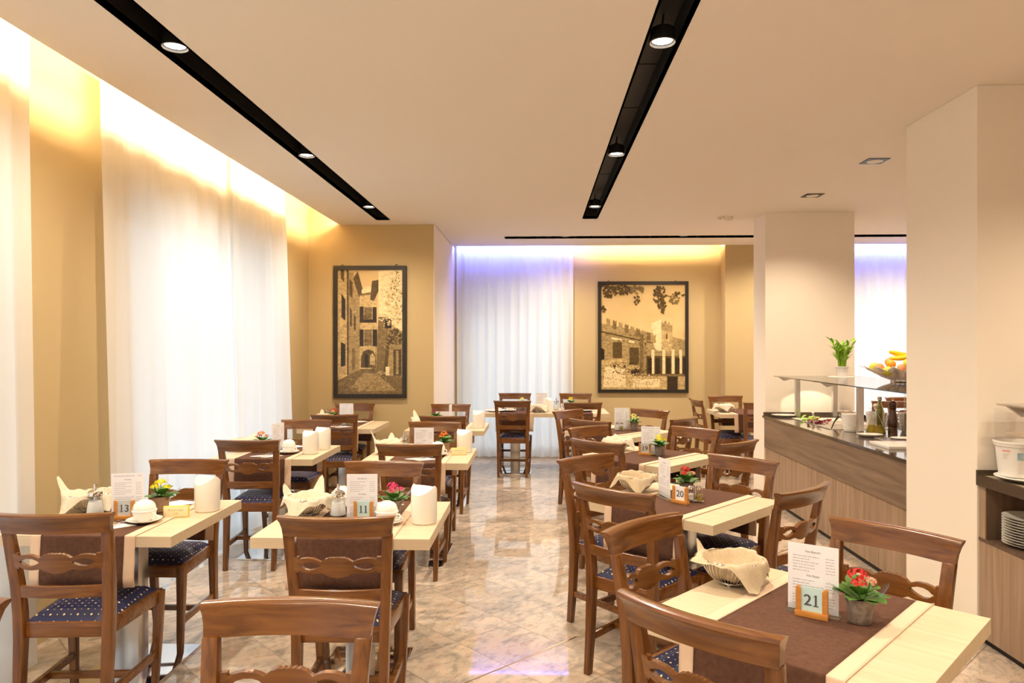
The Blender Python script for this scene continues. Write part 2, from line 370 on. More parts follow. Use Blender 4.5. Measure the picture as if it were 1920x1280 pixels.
# spotlights
def spot_data(name, W, size, blend, col):
    l = bpy.data.lights.new(name, 'SPOT'); l.energy = W; l.color = col; l.spot_size = R(size); l.spot_blend = blend; l.shadow_soft_size = .035; return l
SPOT = spot_data('spot_and_fill_beam', SPOT_W, 152, .9, (1, .85, .66)); DOWN = spot_data('downlight_and_fill_beam', DOWN_W, 130, .8, (1, .80, .58))
def make_spot():
    t = thing('track_spotlight', '', 'spotlight')
    G().lathe([(0, .062), (.05, .062), (.056, .055), (.056, .018), (.06, .016), (.06, 0), (.052, -.002), (.052, .012), (0, .012)], n=28).build('housing', 'black', t)
    G().lathe([(.052, -.001), (.057, -.004), (.057, .004), (.048, .012), (.046, .008)], n=28).build('rim', 'lamp_white', t)
    G().lathe([(0, .008), (.046, .008)], n=24).build('lens', 'lens', t)
    G().lathe([(.013, .062), (.013, .08)], n=12).build('collar', 'brass', t)
    G().tube([(0, 0, .08), (0, 0, .095), (.004, -.01, .125)], .005).build('stem', 'black', t)
    return t
ps = make_spot()
for row, x, z, w_ in (('window', -1.69, CZ + .012, 'in the channel beside the window cove'), ('aisle', .568, CZ + .0, 'in the channel above the aisle')):
    for y, nm in ((3.27, 'nearest round black spotlight'), (5.17, 'middle round black spotlight'), (7.1, 'farthest round black spotlight'), (1.3, None), (-.7, None), (-2.6, None)):
        if nm: place(ps, (x, y, z), 0, nm + ' ' + w_, 'spotlights ' + w_)
        l = bpy.data.objects.new('spot_and_fill_beam', SPOT); COL.objects.link(l); l.location = (x, y, z - .012)
for i, x in enumerate((.35, 1.85, 3.3, 4.8, 6.2)):
    if i < 2: place(ps, (x, 9.11, CZ + .02), 0, ('round spotlight in the back channel above the twin tables', 'round spotlight in the back channel before the castle picture')[i], 'spotlights in the back channel')
    l = bpy.data.objects.new('spot_and_fill_beam', SPOT); COL.objects.link(l); l.location = (x, 9.11, CZ + .0)  # beams past the second have no fixture, added to brighten the back
def make_down():
    t = thing('downlight', '', 'ceiling light')
    g = G(); s = .08
    ring = [(s * (1 if abs(math.cos(a)) > abs(math.sin(a)) else 0), 0) for a in (0,)]
    sq = []; ci = []
    for k in range(32):
        a = 2 * PI * k / 32; c, n = math.cos(a), math.sin(a); q = s / max(abs(c), abs(n)); sq.append((q * c, q * n)); ci.append((.056 * c, .056 * n))
    g.loft([[(x, y, 0) for x, y in sq], [(x, y, -.004) for x, y in sq], [(x, y, -.004) for x, y in ci], [(x * .9, y * .9, .02) for x, y in ci]], caps=False)
    g.build('frame', 'frame_black', t)
    G().lathe([(.05, .002), (.056, -.006), (.052, -.006), (.04, .006)], n=24).build('rim', 'lamp_white', t)
    G().lathe([(0, .004), (.041, .004)], n=24).build('lens', 'lens', t)
    return t
pd = make_down()
for x, y, nm in ((2.515, 5.42, 'square recessed downlight nearer to the wide white pillar'), (2.52, 6.64, 'square recessed downlight nearer to the far pillar'), (4.3, 6.6, None), (4.3, 8.6, None), (2.9, 2.75, None), (3.9, 2.75, None), (4.4, 1.4, None), (2.6, 1.3, None)):
    if nm: place(pd, (x, y, CZ - .001), 0, nm, 'square downlights')
    l = bpy.data.objects.new('downlight_and_fill_beam', DOWN); COL.objects.link(l); l.location = (x, y, CZ - .012)  # no fixture where unnamed; pair before the near pillar added to brighten it
t = thing('smoke_detector', 'small cream smoke detector on the ceiling in front of the far pillar', 'smoke detector', (2.04, 7.72, CZ))
G().lathe([(0, -.045), (.03, -.045), (.042, -.034), (.05, -.02), (.056, -.018), (.056, 0)], n=24).build('housing', 'detector', t)
G().box(-.11, -.06, -.015, .015, -.02, 0).build('call_point', 'detector', t, bevel=.003)
G().lathe([(0, -.026), (.008, -.026), (.008, -.018)], c=(-.085, 0, 0), n=10).build('indicator', 'petal_dark', t)

# curtains
def curtain(a, b, base, axis, lean, label, folds, amp, seed, ztop=3.12):
    rnd = random.Random(seed); n = int((b - a) / .018); g = G(); zs = [.02, .3, .7, 1.1, 1.5, 1.9, 2.3, 2.7, 2.9, 3.0, ztop]
    ph = [rnd.uniform(0, 6.3) for _ in range(4)]; rows = []
    for z in zs:
        row = []; k = 1 - z / 3.1
        for i in range(n + 1):
            s = lerp(a, b, i / n); q = (s - a)
            fold = math.sin(q * folds + ph[0] + .8 * math.sin(q * folds * .31 + ph[1]))
            fold = math.copysign(abs(fold) ** .7, fold)
            off = amp * (.55 + .55 * k) * (fold + .35 * math.sin(q * folds * 2.3 + ph[2] + k * .8)) + lean * k
            if z > 2.85: off = off * .5 + .012 * math.sin(q * 2 * PI / .085)
            s2 = s + .02 * k * math.sin(q * 3 + ph[3])
            row.append((base + off, s2, z) if axis == 'y' else (s2, base - off, z))
        rows.append(row)
    g.loft(rows, closed=False)
    o = g.build('sheer_curtain', 'curtain_fabric', ang=180); tag(o, label, 'curtain')
    return o
curtain(-3.9, 3.42, -2.50, 'y', .07, 'white sheer curtain at the edge nearest the camera along the window wall', 17, .022, 1)
curtain(4.02, 5.76, -2.515, 'y', .085, 'wide white sheer curtain panel beside the tan wall pier', 15, .024, 2)
curtain(5.66, 6.93, -2.48, 'y', .08, 'white sheer curtain panel nearest the alley picture', 16, .022, 3)
curtain(-1.14, .50, 10.0, 'x', .03, 'white sheer curtain lit violet at the top behind the twin tables', 42, .020, 4)
curtain(3.95, 7.3, 10.0, 'x', .03, 'pale violet sheer curtain seen beyond the buffet', 40, .020, 5)

# ------------------------------------------------------------------ framed pictures
def picture(label, X0, X1, Y, Z0, Z1, layers, leaves):
    fw = .045; W_ = X1 - X0; H_ = Z1 - Z0
    t = thing('framed_picture', label, 'picture', (X0, Y, Z0))
    g = G()
    for a in ((0, fw, 0, H_), (W_ - fw, W_, 0, H_), (fw, W_ - fw, 0, fw), (fw, W_ - fw, H_ - fw, H_)): g.box(a[0], a[1], -.035, -.003, a[2], a[3])
    g.build('frame', 'frame_black', t, smooth=False)
    for hx in (.12, .86):
        G().tube([(W_ * hx + .012 * math.cos(q), -.012, H_ + .004 + .012 * math.sin(q)) for q in [PI * k / 6 for k in range(7)]], .003).build('hook', 'frame_black', t)
    g = G(); names = ['sepia_%d' % i for i in range(6)] + ['sepia_sky']
    iw, ih = W_ - 2 * fw, H_ - 2 * fw
    for k, (tone, poly) in enumerate(layers):
        g.mi = tone; yy = -.012 - k * .00015
        g.add([(fw + x * iw, yy, fw + y_ * ih) for x, y_ in poly], [tuple(range(len(poly)))])
    rnd = random.Random(3); kk = len(layers)
    for tone, cx, cy, rx, ry, n, s in leaves:
        for _ in range(n):
            a = rnd.uniform(0, 2 * PI); q = rnd.random() ** .5; x = cx + rx * q * math.cos(a); y_ = cy + ry * q * math.sin(a); r = s * rnd.uniform(.5, 1.2)
            m_ = rnd.randint(5, 7); kk += 1; g.mi = tone
            pts = []
            for j in range(m_):
                b = 2 * PI * j / m_ + a; rr = r * rnd.uniform(.45, 1)
                pts.append((min(1, max(0, x + rr * math.cos(b))), min(1, max(0, y_ + rr * math.sin(b) * iw / ih))))
            g.add([(fw + px * iw, -.012 - len(layers) * .00015 - (kk % 40) * .00003, fw + py * ih) for px, py in pts], [tuple(range(m_))])
    g.build('print', names, t, smooth=False)
rect = lambda a, b, c, d: [(a, c), (b, c), (b, d), (a, d)]
# narrow alley (x right, y up, unit square)
alley = [(6, rect(0, 1, 0, 1)), (2, [(0, 0), (1, 0), (1, .16), (.62, .2), (.36, .2), (0, .11)]), (3, [(.15, .02), (.9, .03), (.6, .17), (.4, .17)]),
 (4, [(0, .11), (.16, .17), (.16, 1), (0, 1)]), (3, [(.16, .15), (.36, .2), (.34, .80), (.24, .98), (.16, .98)]), (1, [(.145, .15), (.17, .155), (.17, 1), (.14, 1)]),
 (1, [(.24, .93), (.31, .99), (.40, .82), (.33, .78)]), (4, [(.33, .2), (.62, .2), (.60, .80), (.36, .79)]), (2, [(.33, .79), (.52, .80), (.52, .83), (.33, .80)]), (5, [(.37, .81), (.52, .82), (.52, .86), (.45, .87), (.37, .84)]),
 (1, [(.50, .76), (.53, .91), (.64, .92), (.64, .84), (.56, .75)]), (5, [(.63, .55), (.63, 1), (1, 1), (1, .5)]), (3, [(.55, .2), (.62, .55), (.66, .62), (1, .5), (1, .14), (.72, .15)]), (2, [(.60, .2), (.63, .62), (.78, .62), (.76, .15)]),
 (0, rect(.34, .40, .575, .705)), (0, rect(.54, .60, .575, .70)), (2, rect(.41, .53, .59, .70)), (0, rect(.34, .40, .385, .52)), (0, rect(.54, .61, .385, .52)), (2, rect(.41, .53, .39, .52)), (0, rect(.40, .56, .575, .60)),
 (1, [(.36, .21), (.36, .30), (.40, .345), (.48, .36), (.55, .345), (.59, .30), (.59, .21)]), (4, [(.50, .235), (.50, .31), (.54, .33), (.58, .30), (.58, .235)]), (0, rect(.42, .47, .22, .32)),
 (0, [(.06, .62), (.12, .59), (.12, .76), (.06, .81)]), (0, [(.05, .22), (.12, .23), (.12, .40), (.05, .42)]), (1, [(.05, .93), (.10, .90), (.10, 1), (.05, 1)]), (1, [(.19, .55), (.22, .54), (.22, .67), (.19, .70)]), (1, [(.25, .52), (.28, .51), (.28, .62), (.25, .64)]), (1, [(.18, .80), (.23, .77), (.23, .90), (.18, .93)]),
 (2, [(.22, .19), (.27, .2), (.27, .37), (.22, .37)]), (0, [(.73, .53), (.83, .53), (.83, .60), (.78, .63), (.73, .60)]), (1, rect(.86, .98, .15, .36)), (3, rect(.90, .94, .16, .35)), (1, [(.70, .15), (.76, .15), (.80, .40), (.95, .50), (.93, .53), (.76, .42)]), (5, rect(.74, .80, .15, .22)), (2, [(.06, .02), (.28, .02), (.32, .045), (.12, .045)]), (4, rect(.36, .52, .20, .212))]
al_leaves = [(5, .84, .80, .18, .2, 150, .03), (4, .86, .72, .15, .2, 110, .022), (2, .90, .85, .10, .14, 60, .015), (5, .76, .62, .12, .08, 40, .02), (1, .88, .46, .13, .07, 110, .02), (3, .80, .42, .14, .07, 60, .014), (2, .60, .2, .09, .03, 60, .018), (4, .66, .17, .08, .02, 40, .014), (1, .5, .08, .48, .08, 150, .008), (4, .5, .08, .46, .07, 150, .008), (2, .26, .45, .08, .25, 80, .008), (1, .44, .62, .08, .02, 30, .012), (1, .44, .43, .06, .01, 20, .01)]
picture('tall narrow black-framed sepia photograph of an old alley', -2.325, -1.49, 8.08, .975, 2.48, alley, al_leaves)
castle = [(6, rect(0, 1, 0, 1)), (4, [(0, 0), (1, 0), (1, .40), (.0, .46)]), (3, [(0, .28), (1, .15), (1, .47), (.86, .50), (0, .63)]),
 (3, [(0, .40), (.0, .62), (.10, .60), (.66, .49), (.66, .36), (0, .45)]), (5, [(.65, .38), (.72, .36), (.72, .58), (.65, .62), (.62, .62), (.62, .45)]), (4, [(.72, .36), (.85, .34), (.85, .60), (.72, .60)]),
 (5, [(.60, .58), (.60, .63), (.72, .67), (.72, .60), (.65, .56)]), (3, [(.72, .57), (.85, .54), (.85, .62), (.83, .61), (.81, .65), (.79, .62), (.77, .66), (.74, .63), (.72, .66)]),
 (3, [(.85, .33), (1, .31), (1, .45), (.97, .44), (.95, .47), (.92, .45), (.89, .48), (.86, .46)])]
for k in range(9):
    x = .065 + k * .075 * (1 - k * .012); t_ = .66 - k * .019; castle.append((2 if k % 2 else 3, [(x, t_ - .06), (x + .045, t_ - .065), (x + .045, t_ + .02), (x + .03, t_ + .005), (x + .012, t_ + .025), (x, t_ + .01)]))
castle += [(1, [(0, .56), (.60, .45), (.60, .44), (0, .545)]), (5, [(.12, .50), (.40, .46), (.40, .44), (.12, .48)]), (1, rect(.14, .25, .30, .45)), (3, [(.25, .28), (.33, .27), (.33, .49), (.25, .48)]), (1, rect(.34, .45, .24, .40)), (0, [(.36, .15), (.36, .18), (.42, .20), (.47, .17), (.47, .15)]), (0, [(0, .28), (.04, .29), (.04, .38), (0, .40)]),
 (2, [(.46, .14), (.54, .14), (.54, .52), (.46, .52)]), (3, rect(.505, .54, .14, .52)), (1, rect(.54, 1.0, .14, .36)), (3, rect(.54, 1, .32, .37))]
for x in (.60, .73, .84, .93): castle += [(5, rect(x, x + .035, .15, .38))]
for x in (.555, .65, .775, .885, .97): castle += [(0, rect(x, min(1, x + .05), .15, .30))]
castle += [(2, rect(.35, 1, .12, .145)), (4, [(0, 0), (.78, 0), (.78, .125), (.36, .13), (.30, .30), (0, .27)]), (5, [(.02, .02), (.3, .02), (.28, .2), (.05, .22)]), (5, [(.38, .02), (.7, .02), (.7, .10), (.38, .10)]), (0, rect(.79, .91, 0, .125)), (4, rect(.92, 1, 0, .125)), (1, [(.16, .20), (.18, .22), (.16, .24), (.14, .22)]), (1, [(.28, .20), (.30, .22), (.28, .24), (.26, .22)]), (1, rect(.775, .79, .48, .53))]
ca_leaves = [(1, .08, .94, .12, .06, 70, .022), (1, .26, .95, .12, .045, 60, .022), (2, .42, .95, .10, .04, 40, .022), (1, .42, .86, .04, .05, 18, .018), (1, .70, .90, .09, .08, 60, .025), (1, .72, .80, .05, .06, 30, .022), (2, .86, .86, .08, .05, 26, .022), (1, .93, .91, .07, .02, 16, .02), (1, .03, .77, .03, .03, 9, .018), (1, .74, .74, .02, .02, 8, .018), (2, .35, .10, .34, .1, 170, .008), (1, .3, .2, .28, .06, 120, .009), (5, .35, .08, .33, .08, 140, .009), (1, .5, .33, .06, .18, 70, .008), (2, .3, .5, .3, .05, 90, .008)]
picture('wide black-framed sepia photograph of a crenellated castle', .85, 2.115, 10.12, .91, 2.475, castle, ca_leaves)

# ------------------------------------------------------------------ chairs
BOW = .034
def bow(x): return -BOW * (1 - (x / .2) ** 2)
def make_chair():
    t = thing('dining_chair', '', 'chair')
    # rear legs run up into the back posts
    path = [(0, .168, -.238, .030, .034), (.18, .170, -.218, .034, .040), (.40, .172, -.203, .038, .046), (.50, .174, -.203, .040, .046), (.62, .179, -.212, .040, .042), (.75, .186, -.234, .041, .034), (.843, .1915, -.250, .041, .027)]
    for s in (-1, 1):
        secs = [[(s * x + a * wx / 2, y + b * wy / 2, z) for a, b in ((-1, -1), (1, -1), (1, 1), (-1, 1))] for z, x, y, wx, wy in path]
        G().loft(secs).build('leg', 'wood_post', t, bevel=.004)
        fr = [(0, .178, .176, .026), (.10, .182, .182, .030), (.30, .190, .188, .036), (.455, .192, .190, .042)]
        secs = [[(s * x + a * q / 2, y + b * q / 2, z) for a, b in ((-1, -1), (1, -1), (1, 1), (-1, 1))] for z, x, y, q in fr]
        G().loft(secs).build('leg', 'wood_post', t, bevel=.004)
        G().lathe([(0, .0), (.012, 0), (.012, .004)], c=(s * .178, .176, -.001), n=10)
    # top rail, bowed, crest rolled backwards, ends flared
    prof = [(.014, .838), (.013, .87), (.012, .895), (.016, .909), (.013, .917), (-.004, .920), (-.024, .917), (-.028, .908), (-.016, .893), (-.012, .87), (-.012, .838)]
    secs = []
    for k in range(17):
        s = -1 + k / 8; sec = []
        for dy, z in prof:
            f = max(0, (z - .838) / .08); hw = .209 + .017 * f ** 1.8; x = s * hw
            sec.append((x, -.250 - .020 * f + dy + bow(x * .9), z))
        secs.append(sec)
    G().loft(secs).build('top_rail', 'wood_rail', t, ang=50)
    # carved splat with two eye-shaped openings
    top = [(0, .037), (.007, .034), (.014, .037), (.021, .034), (.028, .036), (.036, .032), (.045, .030), (.055, .022), (.063, .017), (.075, .024), (.09, .029), (.115, .031), (.140, .027), (.150, .023), (.1505, .033), (.18, .033)]
    bot = [(0, -.046), (.012, -.045), (.022, -.042), (.032, -.041), (.045, -.035), (.06, -.027), (.075, -.030), (.095, -.033), (.12, -.031), (.143, -.026), (.150, -.022), (.1505, -.031), (.18, -.031)]
    ht = [(.062, 0), (.075, .009), (.09, .014), (.11, .015), (.128, .011), (.138, .004), (.150, .0)]
    hb = [(.062, 0), (.075, -.008), (.092, -.015), (.11, -.018), (.128, -.015), (.136, -.007), (.150, -.0)]
    xs = sorted({0, .007, .014, .021, .028, .036, .045, .055, .062, .075, .09, .10, .11, .12, .128, .138, .1499, .1505, .18})
    g = G(); zc = .722
    def yb(x, z): return -.226 - (z - .70) * .17 + bow(x)
    for sx in (-1, 1):
        for a, b in zip(xs, xs[1:]):
            def band(za0, za1, zb0, zb1):
                vs = []
                for x, z in ((a, za0), (b, zb0), (b, zb1), (a, za1)):
                    for dy in (-.009, .009): vs.append((sx * x, yb(x, zc + z) + dy, zc + z))
                g.add(vs, [(0, 2, 4, 6), (1, 7, 5, 3), (0, 1, 3, 2), (4, 5, 7, 6)])
            ta, tb, ba, bb = interp(top, a + 1e-5), interp(top, b - 1e-5), interp(bot, a + 1e-5), interp(bot, b - 1e-5)
            if a >= .0619 and b <= .15:
                band(interp(ht, a), ta, interp(ht, b), tb); band(ba, interp(hb, a), bb, interp(hb, b))
            else: band(ba, ta, bb, tb)
    o = g.build('carved_splat', 'wood_rail', t, ang=30)
    secs = []
    for k in range(9):
        x = -.172 + .043 * k; y = -.209 + bow(x) * .7
        secs.append([(x, y - .011, .572), (x, y + .009, .572), (x, y + .004, .620), (x, y - .014, .620)])
    G().loft(secs).build('lower_rail', 'wood_rail', t, bevel=.003)
    g = G(); z0, z1 = .402, .462
    out = [(-.172, -.205), (.172, -.205), (.203, .205), (-.203, .205)]; inn = [(-.150, -.180), (.150, -.180), (.178, .18), (-.178, .18)]
    g.loft([[(x, y, z0) for x, y in inn], [(x, y, z0) for x, y in out], [(x, y, z1) for x, y in out], [(x, y, z1) for x, y in inn], [(x, y, z0) for x, y in inn]], caps=False)
    g.build('seat_frame', 'wood_rail', t, bevel=.003)
    rows = []; n = 10
    for j in range(n + 1):
        v = -1 + 2 * j / n; row = []
        for i in range(n + 1):
            u = -1 + 2 * i / n; hw = lerp(.160, .186, (v + 1) / 2)
            e = max(abs(u), abs(v)); h = .030 * (1 - e ** 6) ** .5 + .006 * (1 - u * u) * (1 - v * v)
            row.append((u * hw, v * .188, .462 + h))
        rows.append(row)
    g = G().loft(rows, closed=False)
    g.build('seat', 'seat_fabric', t, ang=180)
    for s in (-1, 1):
        secs = [[(s * x - .010, y, .155 + dz - .0), (s * x + .010, y, .155 + dz), (s * x + .010, y, .187 + dz), (s * x - .010, y, .187 + dz)] for x, y, dz in ((.170, -.222, 0), (.183, .183, 0))]
        G().loft(secs).build('stretcher', 'wood_rail', t, bevel=.002)
    G().box(-.176, .176, -.03, -.008, .157, .185).build('stretcher', 'wood_rail', t, bevel=.002)
    return t
chair0 = make_chair()
def chair(mx, my, face, label, group):
    a = R(face); return place(chair0, (mx + .285 * math.cos(a), my + .285 * math.sin(a), 0), a - PI / 2, label, group)
GW, GM, GD, GB, GC, GX = 'chairs along the window curtains', 'chairs along the aisle', 'chairs at the diagonal tables', 'chairs at the twin tables by the back curtain', 'chairs at the corner table', 'chairs beyond the buffet'
TBL = {'L1': 'table thirteen by the window curtains', 'M1': 'table eleven with the pink flowers', 'L2': 'window-side table with two white bins', 'M2': 'aisle table with the orange flowers', 'L3': 'table under the alley picture',
       'M3': 'farthest aisle table by the violet-lit curtain', 'R21': 'table twenty-one', 'R20': 'table twenty', 'R19': 'table nineteen', 'R18': 'farthest diagonal table', 'B1': 'twin table by the middle curtain', 'B2': 'twin table holding the yellow flowers', 'C': 'corner table beyond the castle picture'}
for a in [
 (-1.885, 2.71, 94, 'wooden chair with its back to the camera at ' + TBL['L1'], GW), (-1.99, 4.02, -90, 'wooden chair facing the camera behind ' + TBL['L1'], GW),
 (-2.01, 4.87, 92, 'wooden chair with its back to the camera at ' + TBL['L2'], GW), (-2.03, 6.22, -92, 'wooden chair facing the camera behind ' + TBL['L2'], GW),
 (-1.92, 6.69, 97, 'wooden chair with its back to the camera at ' + TBL['L3'], GW), (-2.05, 7.96, -90, 'wooden chair facing the camera at ' + TBL['L3'], GW),
 (-.77, 2.70, 92, 'wooden chair with its back to the camera at ' + TBL['M1'], GM), (-.86, 3.99, -92, 'wooden chair facing the camera behind ' + TBL['M1'], GM),
 (-.85, 4.70, 90, 'wooden chair with its back to the camera at ' + TBL['M2'], GM), (-.88, 6.09, -90, 'wooden chair facing the camera behind ' + TBL['M2'], GM),
 (-.88, 6.60, 89, 'wooden chair with its back to the camera at ' + TBL['M3'], GM), (-.965, 7.94, -94, 'wooden chair facing the camera behind ' + TBL['M3'], GM),
 (-.626, 1.80, -89, 'large foreground chair back cut off by the lower edge of the view', GM), (-1.585, 1.79, -90, 'chair showing only its rail corner at the left edge of the view', GM),
 (.38, 1.76, 47, 'nearest diagonal chair with its back to the camera at ' + TBL['R21'], GD), (.385, 2.665, -45, 'chair seen from the side on the aisle side of ' + TBL['R21'], GD), (1.28, 2.61, -138, 'chair facing the camera before the wide pillar at ' + TBL['R21'], GD),
 (.335, 3.28, 48, 'chair with its back to the camera at ' + TBL['R20'], GD), (.28, 4.22, -48, 'chair on the aisle side of ' + TBL['R20'], GD), (1.20, 4.21, -138, 'chair facing the camera at the far end of ' + TBL['R20'], GD), (1.235, 3.33, 132, 'chair on the buffet side of ' + TBL['R20'], GD),
 (.40, 4.90, 46, 'chair with its back to the camera at ' + TBL['R19'], GD), (.40, 5.79, -48, 'chair on the aisle side of ' + TBL['R19'], GD), (1.26, 5.71, -138, 'chair facing the camera at the far end of ' + TBL['R19'], GD), (1.37, 4.90, 131, 'chair on the buffet side of ' + TBL['R19'], GD),
 (.45, 6.27, 47, 'chair with its back to the camera at the ' + TBL['R18'], GD), (.30, 7.25, -42, 'chair seen nearly side-on at the aisle side of the ' + TBL['R18'], GD), (1.15, 7.33, -132, 'chair facing the camera at the far end of the ' + TBL['R18'], GD), (1.33, 6.48, 140, 'chair on the buffet side of the ' + TBL['R18'], GD),
 (-.30, 8.45, 88, 'whole chair seen from behind in front of the middle curtain', GB), (.52, 8.21, 91, 'chair seen from behind at the ' + TBL['B2'], GB), (-.31, 9.80, -92, 'chair facing the camera behind the ' + TBL['B1'], GB), (.52, 9.80, -94, 'chair facing the camera behind the ' + TBL['B2'], GB),
 (1.91, 8.75, 5, 'chair seen edge-on at the left end of the ' + TBL['C'], GC), (2.44, 9.40, -90, 'chair facing the camera behind the ' + TBL['C'], GC), (2.58, 8.26, 90, 'chair half hidden by the far pillar at the ' + TBL['C'], GC),
 (4.17, 8.55, 84, 'chair back seen below the buffet shelf with its back to the camera', GX), (4.62, 9.2, -90, 'reddish chair back facing the camera below the buffet shelf', GX)]:
    chair(*a)

# ------------------------------------------------------------------ tables, runners
TZ = .752
def make_table():
    t = thing('dining_table', '', 'table')
    G().box(-.385, .385, -.365, .365, TZ - .047, TZ).build('tabletop', 'maple', t, bevel=.0015, smooth=False)
    G().box(-.06, .06, -.045, .045, .012, TZ - .047).build('column', 'steel', t, bevel=.003)
    G().box(-.20, .20, -.30, .30, 0, .012).build('base_plate', 'chrome', t, bevel=.002)
    return t
table0 = make_table()
def make_runner():
    def path(e):
        y = .365 + e; z = TZ + e + .001
        p = [(-y, .535), (-y - .006, .58), (-y - .003, .65), (-y - .002, z - .02), (-y - .0016, z - .006), (-y - .0002, z - .0012), (-y + .004, z)]
        return p + [(-.18, z), (0, z), (.18, z)] + [(-a, b) for a, b in reversed(p)]
    def surf(u0, u1, n, e, wav=1):
        rows = []
        for i in range(n + 1):
            u = lerp(u0, u1, i / n); row = []
            for y, z in path(e):
                d = max(0, (TZ - z) / .22); s = 1 if y > 0 else -1
                row.append((u * (1 - .012 * d), y + s * wav * d * .008 * (1 + math.sin(u * 22 + s)), z))
            rows.append(row)
        return G().loft(rows, closed=False)
    t = surf(-.186, .186, 14, .0012).build('table_runner', 'runner_brown', ang=180, solid=.0012)
    for a, b in ((-.231, -.184), (.184, .231)): surf(a, b, 4, .0026).build('border', 'runner_beige', t, ang=180, solid=.0012)['label'] = 'beige border strip'
    t['category'] = 'table runner'
    return t
runner0 = make_runner()
TP = {'L1': (-1.955, 3.368, 0), 'M1': (-.842, 3.368, 0), 'L2': (-2.005, 5.45, 0), 'M2': (-.87, 5.315, 0), 'L3': (-1.99, 7.32, 0), 'M3': (-.90, 7.20, 0),
      'R21': (.830, 2.188, -43), 'R20': (.765, 3.805, -43), 'R19': (.815, 5.345, -43), 'R18': (.79, 6.88, -44), 'B1': (-.28, 8.99, 0), 'B2': (.482, 8.99, 0), 'C': (2.575, 8.97, 0)}
TDESC = {'L1': 'pale maple square table by the window curtains bearing card thirteen', 'M1': 'pale maple square table with pink flowers and card eleven', 'L2': 'pale maple table with two white bins beside the curtain', 'M2': 'pale maple aisle table with orange flowers and a white bin',
         'L3': 'pale maple table under the alley picture', 'M3': 'pale maple table nearest the violet-lit curtain along the aisle', 'R21': 'nearest diagonal maple table bearing card twenty-one', 'R20': 'diagonal maple table bearing card twenty and a cruet', 'R19': 'diagonal maple table bearing card nineteen',
         'R18': 'farthest diagonal maple table with pale yellow flowers', 'B1': 'maple table of the twin pair standing before the middle curtain', 'B2': 'maple table of the twin pair nearer to the castle picture', 'C': 'maple table in the far corner beside the far pillar'}
for k, (x, y, a) in TP.items():
    place(table0, (x, y, 0), R(a), TDESC[k], 'square maple dining tables')
    place(runner0, (x, y, 0), R(a), 'brown runner with beige borders on ' + ('the ' if k in ('R18', 'M3', 'B1', 'B2', 'C') else '') + TBL[k], 'brown table runners')
def on(k): return ' on ' + ('the ' if k in ('R18', 'M3', 'B1', 'B2', 'C') else '') + TBL[k]
S = TZ + .0032; B = TZ      # resting heights: on the runner, on the bare table top
SB = TZ + .0048             # on the beige border

# ------------------------------------------------------------------ things on the tables
def make_bin():
    t = thing('tabletop_bin', '', 'waste bin'); r = .060; n = 32
    def ring(rr, z, k=0): return [(rr * math.cos(q), rr * math.sin(q), z - k * abs(math.sin(q)) ** 1.15 * rr / r) for q in [2 * PI * k_ / 48 for k_ in range(48)]]
    G().loft([ring(.0, .003), ring(.052, 0), ring(.057, .004), ring(r, .03), ring(r, .172, .040), ring(r - .001, .175, .040), ring(r - .004, .1755, .040), ring(r - .006, .172, .040), ring(r - .006, .13)], caps=False).build('body', 'white_plastic', t)
    G().loft([ring(r - .0066, .166, .040), ring(r - .0066, .171, .040), ring(.030, .1725, .040), ring(0, .173, 0)], caps=False).build('swing_lid', 'white_plastic', t)
    return t
bin0 = make_bin()
GBIN = 'white tabletop bins'
for k, x, y, z, l in (('L1', -1.640, 3.49, B, None), ('M1', -.525, 3.285, B, None), ('M2', -.562, 5.48, B, None), ('M3', -.585, 7.095, B, None), ('L2', -1.722, 5.36, B, 'nearer white bin with slanted lid'), ('L2', -1.70, 5.60, B, 'farther white bin standing behind another'), ('B1', .12, 8.90, B, None)):
    place(bin0, (x, y, z), R(-25 if k != 'B1' else 60), (l or 'white cylindrical bin with slanted swing lid') + on(k), GBIN)
def make_sugar():
    t = thing('sugar_dispenser', '', 'sugar dispenser')
    G().lathe([(0, .002), (.036, .002), (.040, .006), (.036, .04), (.030, .085), (.028, .10)], n=24).build('glass_jar', 'glass_vessel', t)
    G().lathe([(0, .005), (.034, .005), (.0365, .010), (.033, .04), (.029, .066), (0, .070)], n=24).build('sugar', 'sugar_white', t)
    G().lathe([(.031, .094), (.033, .102), (.031, .112), (.020, .120), (.008, .123), (0, .123)], n=24).build('lid', 'chrome', t)
    G().tube([(0, 0, .06), (0, 0, .125), (0, 0, .138), (.004, .0, .150)], [.007, .007, .007, .0085], n=14, caps=False).build('spout', 'chrome', t)
    return t
sugar0 = make_sugar()
for k, x, y in (('L1', -2.128, 3.36), ('M1', -.955, 3.385), ('M2', -1.02, 5.42), ('L3', -2.27, 7.62), ('B2', .235, 9.10)):
    place(sugar0, (x, y, SB if k != 'x' else S), 0, 'glass sugar dispenser with chrome spout' + on(k), 'sugar dispensers')
